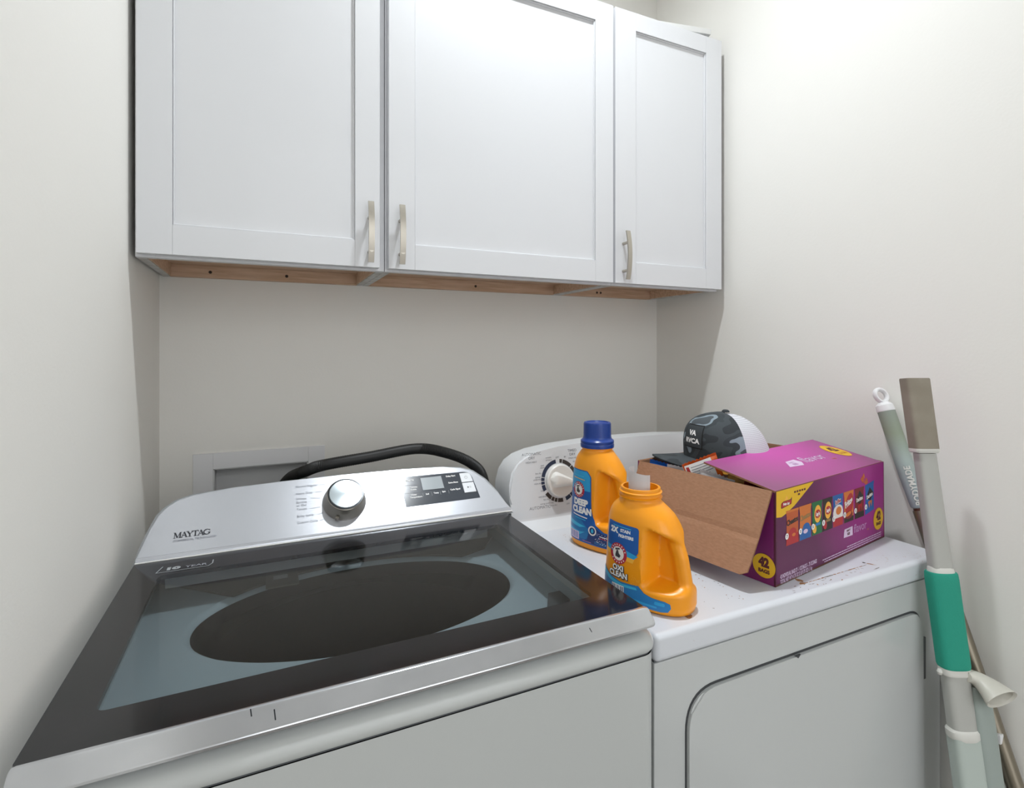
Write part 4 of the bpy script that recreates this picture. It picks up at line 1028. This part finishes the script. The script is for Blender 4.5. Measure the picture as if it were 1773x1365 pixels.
# circle on the left side
d = Decal(); lp = lambda y, z, h: V((-.0005 - h, BD - y, z))
cy = BD - .0205
d.ell(cy, .0310, .0210, .0210, 'print_yellow', 0, 40); d.text('42', cy, .0300, .0150, 'print_maroon', 1, align='CENTER', bold=.0015, sx=.85); d.text('BAGS', cy, .0190, .0060, 'print_maroon', 1, align='CENTER', bold=.0005)
d.build('side_print', lambda y, z, h: V((-.0010 - h - .001 * z / BH, BD - y, z)), K)

# snack bags standing inside
KMX = K.matrix_basis
def bag(label, x, y, rz, tilt, bands, wd=.105, ht=.135, base=.004, seed=0, puff=.016, text=None, roll=0.0):
    t = thing('snack_bag', label, 'snack bag', KMX @ V((x, y, base)), BA + rz, 'snack bags in the carton')
    bm = bmesh.new(); NX, NZ = 18, 24; random.seed(seed)
    g = {}
    R = Matrix.Rotation(tilt, 4, 'X') @ Matrix.Translation((0, 0, ht / 2)) @ Matrix.Rotation(roll, 4, 'Y') @ Matrix.Translation((0, 0, -ht / 2))
    for side in (-1, 1):
        for i in range(NX + 1):
            for j in range(NZ + 1):
                u, v = i / NX, j / NZ
                if side == 1 and (i in (0, NX) or j in (0, NZ)): g[(1, i, j)] = g[(-1, i, j)]; continue
                p = (max(0, sin(pi * u)) ** .55) * (max(0, sin(pi * max(0, min(1, (v - .06) / .88)))) ** .5)
                nz_ = noise.noise(V((u * 5 + seed * 3.1, v * 6, side * 2.0))) * .35 + noise.noise(V((u * 13, v * 15 + seed, side))) * .16
                q = V(((u - .5) * wd * (1 - .06 * sin(pi * v)), side * puff * p * (1 + nz_), ht * v + .0015 * sin(u * 60) * (v > .98)))
                q.y += .004 * noise.noise(V((u * 3, v * 3, seed + 7.7)))
                g[(side, i, j)] = bm.verts.new(R @ q)
    mats = []
    for b in bands:
        if b[1] not in mats: mats.append(b[1])
    for side in (-1, 1):
        for i in range(NX):
            for j in range(NZ):
                f = bm.faces.new((g[(side, i, j)], g[(side, i + 1, j)], g[(side, i + 1, j + 1)], g[(side, i, j + 1)]))
                v = (j + .5) / NZ; u = (i + .5) / NX; m = bands[0][1]
                for b in bands:
                    if v >= b[0] and (len(b) < 4 or b[2] <= u <= b[3]): m = b[1]
                f.material_index = mats.index(m)
    o = finish('wrapper', bm, mats, t, local=True, angle=80)
    if text:
        d = Decal(); text(d); d.build('back_print', lambda a, b, h: R @ V((a, -puff * (max(0, sin(pi * max(.01, min(.99, a / wd + .5))))) ** .55 * (max(0.01, sin(pi * max(0.01, min(.99, (b / ht - .06) / .88)))) ** .5) * 1.15 - .002 - h, b)), o, cut=.006)
    return t
def nutrition(d):
    d.rect(-.033, .022, .070, .126, 'ink_white', 0); d.rect(-.031, -.025, .074, .122, 'print_red', 1)
    for k in range(10): d.rect(-.022, .019 - .004 * (k % 3), .075 + .0048 * k, .0764 + .0048 * k, 'ink_grey', 1)
bag('orange snack bag standing highest, its white ingredients panel facing out', .048, .165, radians(-40), radians(4), [(0, 'foil_orange')], wd=.072, ht=.130, base=.066, seed=1, puff=.008, text=nutrition, roll=radians(-22))
bag('blue and silver snack bag in the rear left corner, under the cap brim', 0.022, 0.262, radians(-70), radians(6), [(0, 'foil_silver'), (.84, 'foil_blue', 0, .62)], wd=0.070, ht=0.160, base=.012, seed=2, puff=.009, roll=radians(8))
bag('crumpled silver snack bag between the orange bag and the blue one', 0.022, 0.208, radians(-75), radians(4), [(0, 'foil_brown'), (.45, 'foil_white')], wd=0.075, ht=0.158, base=.012, seed=3, puff=.009, roll=radians(4))
bag('brown snack bag behind the yellow topped one, mostly under the flap', .096, .138, radians(-60), radians(2), [(0, 'foil_brown'), (.9, 'foil_yellow')], seed=4, ht=0.166)
bag('pale topped snack bag just in front of the orange bag, along the left carton edge', 0.024, 0.138, radians(-80), radians(5), [(0, 'foil_blue'), (.72, 'foil_white')], wd=0.070, ht=0.160, base=.012, seed=5, puff=.009, roll=radians(9))
bag('yellow topped snack bag showing in the gap under the flap, right of the orange bag', 0.046, 0.100, radians(-76), radians(-4), [(0, 'foil_silver'), (.80, 'foil_yellow')], wd=0.070, ht=0.155, base=.012, seed=6, puff=.009, roll=radians(9))
bag('dark red snack bag nearest the front left corner of the carton', 0.040, 0.056, radians(-70), radians(3), [(0, 'foil_red')], wd=0.066, ht=0.150, base=.012, seed=7, puff=.009, roll=radians(8))

# ------------------------------------------------------------------ cap (hat)
HT = thing('trucker_cap', 'dark camouflage cap with a white mesh back lying on the snack bags', 'cap', (.945, .882, H - .250), radians(161))
# local: +X forward (brim), Z up ; crown ellipse A x Bw
A_, B_, HC = .096, .078, .108
def crown(th, v):
    """th angle round (0 = front), v 0 rim .. 1 top"""
    c_, s_ = cos(th), sin(th)
    front = max(0, c_)
    pw = 2.3 + 2.2 * front
    r = (max(0, 1 - v ** pw)) ** (1 / 2.2)
    back = max(0, -c_)
    r *= 1 - .10 * back * v
    x = A_ * c_ * r + .006 * v; y = B_ * s_ * r
    return V((x, y, HC * v * (1 - .04 * (1 - front)) - .004 * abs(s_) * (1 - v)))
bmF, bmM = bmesh.new(), bmesh.new()
NT, NV = 64, 20; vs_ = [1 - (1 - k / NV) ** 1.7 for k in range(NV + 1)]
for bm_, lo_, hi in ((bmF, -93, 93), (bmM, 93, 267)):
    g = [[bm_.verts.new(crown(radians(lo_ + (hi - lo_) * i / NT), v if v < 1 else .9999)) for v in vs_] for i in range(NT + 1)]
    for i in range(NT):
        for j in range(NV): bm_.faces.new((g[i][j], g[i + 1][j], g[i + 1][j + 1], g[i][j + 1]))
    bmesh.ops.remove_doubles(bm_, verts=bm_.verts, dist=1e-5)
    bmesh.ops.recalc_face_normals(bm_, faces=bm_.faces); bmesh.ops.solidify(bm_, geom=bm_.faces[:], thickness=.0015)
finish('crown_front', bmF, 'camo_cloth', HT, local=True, angle=60); finish('mesh_back', bmM, 'mesh_cloth', HT, local=True, angle=60, label='white mesh rear panels')
bm = bmesh.new(); NB = 28; rs0, rs1 = [], []
rows = []
for j in range(9):
    s = j / 8; row = []
    for i in range(NB + 1):
        a = radians(-78 + 156 * i / NB); inner = V((A_ * cos(a), B_ * sin(a), 0))
        outv = V((A_ * cos(a) * .55 + .098 * cos(a) ** .5 + .02, B_ * 1.02 * sin(a) * (1.0), 0))
        p = inner.lerp(outv, s); p.z = .006 + .002 * s - 2.6 * p.y ** 2 * (.35 + .65 * s) + .004 * cos(a)
        row.append(bm.verts.new(p))
    rows.append(row)
for j in range(8):
    for i in range(NB): bm.faces.new((rows[j][i], rows[j][i + 1], rows[j + 1][i + 1], rows[j + 1][i]))
bmesh.ops.recalc_face_normals(bm, faces=bm.faces); bmesh.ops.solidify(bm, geom=bm.faces[:], thickness=.003)
finish('brim', bm, 'camo_cloth', HT, local=True, angle=60)
bm = bmesh.new(); lathe(bm, [(.0085, 0), (.008, .003), (.005, .0055), (.001, .006)], Matrix.Translation((.004, 0, HC - .0018)), 18); finish('top_button', bm, 'hat_button', HT, local=True)
d = Decal()
d.rect(-.025, .025, -.025, .025, 'print_ink', 0); d.rect(-.0228, .0228, -.0228, .0228, 'hat_patch', 1)
d.text('VA', 0, .003, .0098, 'ink_white', 2, align='CENTER', bold=.0007); d.text('RVCA', 0, -.0140, .0098, 'ink_white', 2, align='CENTER', bold=.0006)
def patch(x, y, h):
    th = -x / .078 * -1 + radians(17); v = (y + .058) / HC
    p = crown(th, v); n = V((cos(th) / A_, sin(th) / B_, 0)).normalized(); return p + n * (h + .0007)
d.build('badge', patch, HT, cut=.004, label='dark square patch with white lettering')

# ------------------------------------------------------------------ mop leaning on the dryer front
RW = V((cos(YAW), -sin(YAW), 0))
MX = 1.170
mp = lambda z: V((MX, .6206 + (.528 - .6206) * (-.0591 - z) / (.805 - .0591), H + z))
M_ = thing('sponge_mop', 'grey upright mop with a teal grip sleeve, leaning on the dryer front at right', 'mop', (MX, mp(-1.32).y, 0))
dirm = (mp(-.1) - mp(-.9)).normalized(); FWm = dirm.cross(RW).normalized()
def section(bm, zs, ws, ds, n=28, ex=3.2, off=(0, 0)):
    rs = []
    for z, w_, d_ in zip(zs, ws, ds):
        c = mp(z) + RW * off[0] + FWm * off[1]; r = []
        for k in range(n):
            a = 2 * pi * k / n; ca, sa = cos(a), sin(a)
            r.append(c + RW * (w_ / 2 * math.copysign(abs(ca) ** (2 / ex), ca)) + FWm * (d_ / 2 * math.copysign(abs(sa) ** (2 / ex), sa)))
        rs.append(r)
    rings(bm, rs)
bm = bmesh.new(); section(bm, [-.1985, -.196, -.062, -.0595], [.0440, .0462, .0475, .0460], [.028, .0300, .0300, .028], ex=5); finish('top_sleeve', bm, 'mop_taupe', M_)
bm = bmesh.new(); section(bm, [-.2040, -.2020, -.1985, -.1960], [.043, .0465, .0470, .0462], [.026, .029, .0305, .030], ex=5); finish('sleeve_collar', bm, 'mop_light', M_)
bm = bmesh.new(); section(bm, [-.600, -.43, -.205], [.0400, .0385, .0355], [.028, .027, .026], ex=3.5); finish('pole', bm, 'mop_grey', M_)
bm = bmesh.new(); section(bm, [-.4330, -.4290, -.4200, -.4170], [.046, .0460, .0425, .039], [.032, .032, .030, .028], ex=2.6); finish('collar', bm, 'mop_light', M_)
bm = bmesh.new(); section(bm, [-.598, -.592, -.44, -.4290, -.4262], [.0500, .0535, .0545, .0530, .0505], [.033, .0360, .0360, .0350, .032], ex=3.0); finish('grip_sleeve', bm, 'mop_teal', M_, label='teal foam grip sleeve')
bm = bmesh.new(); section(bm, [-.6090, -.605, -.597], [.0500, .0515, .0505], [.033, .034, .033], ex=3.0); finish('sleeve_rim', bm, 'mop_light', M_)
bm = bmesh.new(); section(bm, [-.715, -.66, -.606], [.0455, .0450, .0450], [.030, .030, .030], ex=3.2); finish('lower_pole', bm, 'mop_grey', M_)
bm = bmesh.new(); section(bm, [-.7200, -.7160, -.7060, -.7020], [.050, .0545, .0545, .048], [.034, .036, .036, .032], ex=2.6); finish('lower_collar', bm, 'mop_light', M_)
bm = bmesh.new(); section(bm, [-1.22, -.90, -.7165], [.050, .0500, .0490], [.034, .034, .033], ex=4); finish('foot_column', bm, 'mop_mint', M_)
bm = bmesh.new(); section(bm, [-1.22, -.90, -.705, -.64, -.628], [.036, .036, .038, .036, .030], [.026, .026, .026, .024, .02], ex=3.2, off=(.036, -.004)); finish('wringer_rod', bm, 'mop_mint_dark', M_)
# flared lever at the top of the wringer rod
FH = V((sin(YAW), cos(YAW), 0))
bm = bmesh.new(); rs = []
c0 = mp(-.606) + RW * .010 - FH * .010; c1 = mp(-.606) + RW * .038 - FH * .002 + V((0, 0, -.004)); c2 = mp(-.606) + RW * .048 - FH * .042 + V((0, 0, -.022))
def horn(s, k, sc=1.0):
    c = c0 * (1 - s) ** 2 + c1 * 2 * s * (1 - s) + c2 * s * s
    ax = (c1 - c0).lerp(c2 - c1, s).normalized(); a_ = ax.cross(V((0, 0, 1))).normalized(); b_ = a_.cross(ax).normalized()
    ra = (.013 + .020 * s ** 1.6) * sc; rb = (.010 + .010 * s ** 1.6) * sc
    a = 2 * pi * k / 32
    return c + a_ * ra * cos(a) + b_ * rb * sin(a)
for q in range(11): rs.append([horn(q / 10, k) for k in range(32)])
rs.append([horn(1.03, k, .97) for k in range(32)])
for q in range(10, 2, -1): rs.append([horn(q / 10, k, .86) for k in range(32)])
rings(bm, rs); finish('lever', bm, 'mop_lever', M_, label='flared pale lever cup')
bm = bmesh.new(); lathe(bm, [(.001, .006), (.0035, .005), (.005, .001), (.0035, -.004), (.001, -.005)], Matrix.Translation(mp(-.606) + RW * -.0275), 12); finish('rivet', bm, 'mop_light', M_)
bm = bmesh.new(); c = mp(-1.26); box(bm, -.12, .10, -.035, .035, 0, .05, .01, M=Matrix.Translation((MX - .03, c.y - .01, .012)) @ Matrix.Rotation(-YAW, 4, 'Z')); section(bm, [-1.27, -1.20], [.05, .05], [.034, .034]); finish('mop_head', bm, 'mop_mint', M_)
bm = bmesh.new(); box(bm, -.125, .105, -.04, .04, 0, .014, .004, M=Matrix.Translation((MX - .03, c.y - .01, 0)) @ Matrix.Rotation(-YAW, 4, 'Z')); finish('sponge', bm, 'mop_teal', M_)

# ------------------------------------------------------------------ broom against the right wall
BX = 1.2645
bp = lambda z: V((BX, .737 + (.4997 - .737) * (-.113 - z) / (.820 - .113), H + z))
BR = thing('broom', 'slim broom with a white hanging loop and grey-green grip, leaning on the right wall', 'broom', (BX, bp(-1.315).y, 0))
db = (bp(-.1) - bp(-.9)).normalized()
bm = bmesh.new(); tube(bm, [bp(-.345 - (1.30 - .345) * k / 6) for k in range(7)], .0142, 18); finish('pole', bm, 'broom_metal', BR, label='taupe metal pole')
bm = bmesh.new(); tube(bm, [bp(-.330), bp(-.345), bp(-.44)], [.0100, .0121, .0122], 18); finish('ferrule', bm, 'broom_copper', BR)
bm = bmesh.new(); tube(bm, [bp(-.139), bp(-.141), bp(-.20), bp(-.27), bp(-.325), bp(-.337), bp(-.340)], [.0165, .0172, .0176, .0172, .0158, .0150, .0120], 24); finish('grip', bm, 'broom_grip', BR, angle=50)
bm = bmesh.new(); tube(bm, [bp(-.142), bp(-.139), bp(-.128), bp(-.122)], [.0168, .0182, .0170, .0105], 24)
LR = []
for k in range(25):
    a = 2 * pi * k / 24; side = RW; LR.append(bp(-.107) + side * .0125 * cos(a) + db * .0145 * sin(a))
n = 10; rs = []
for i in range(24):
    p = LR[i]; o_ = (p - bp(-.107)).normalized(); q = db.cross(RW).normalized()
    rs.append([p + o_ * .0042 * cos(2 * pi * k / n) + q * .0065 * sin(2 * pi * k / n) for k in range(n)])
rs.append(rs[0]); rings(bm, rs, False, False); bmesh.ops.remove_doubles(bm, verts=bm.verts, dist=1e-6)
finish('hanging_loop', bm, 'broom_white', BR, label='white plastic hanging loop')
d = Decal(); d.text('BODYMADE', 0, -.0045, .0105, 'mop_light', 1, bold=.0004, sx=1.0)
BRL = BR.matrix_basis.inverted(); cq = V((-.76, -.65, 0)).normalized(); cr_ = db.cross(cq).normalized(); cq = cr_.cross(db).normalized()
def gripmap(x, y, h):
    base = bp(-.334) + db * x; a = y / .0165; return BRL @ (base + (cq * cos(a) - cr_ * sin(a)) * (.0178 + h))
d.build('grip_text', gripmap, BR, cut=.003)
bm = bmesh.new(); c = bp(-.735); box(bm, -.006, .006, -.004, .004, -.009, .009, .002, M=Matrix.Translation(c + V((-.010, -.008, 0)))); finish('clip', bm, 'broom_white', BR)
bm = bmesh.new(); c = bp(-1.28); box(bm, -.02, .02, -.13, .13, 0, .05, .008, M=Matrix.Translation((BX - .008, c.y, .05))); finish('broom_head', bm, 'broom_white', BR)
bm = bmesh.new(); box(bm, -.022, .024, -.135, .135, 0, .052, .004, M=Matrix.Translation((BX - .008, c.y, .0))); o = finish('bristles', bm, 'mop_grey', BR); o['kind'] = 'stuff'
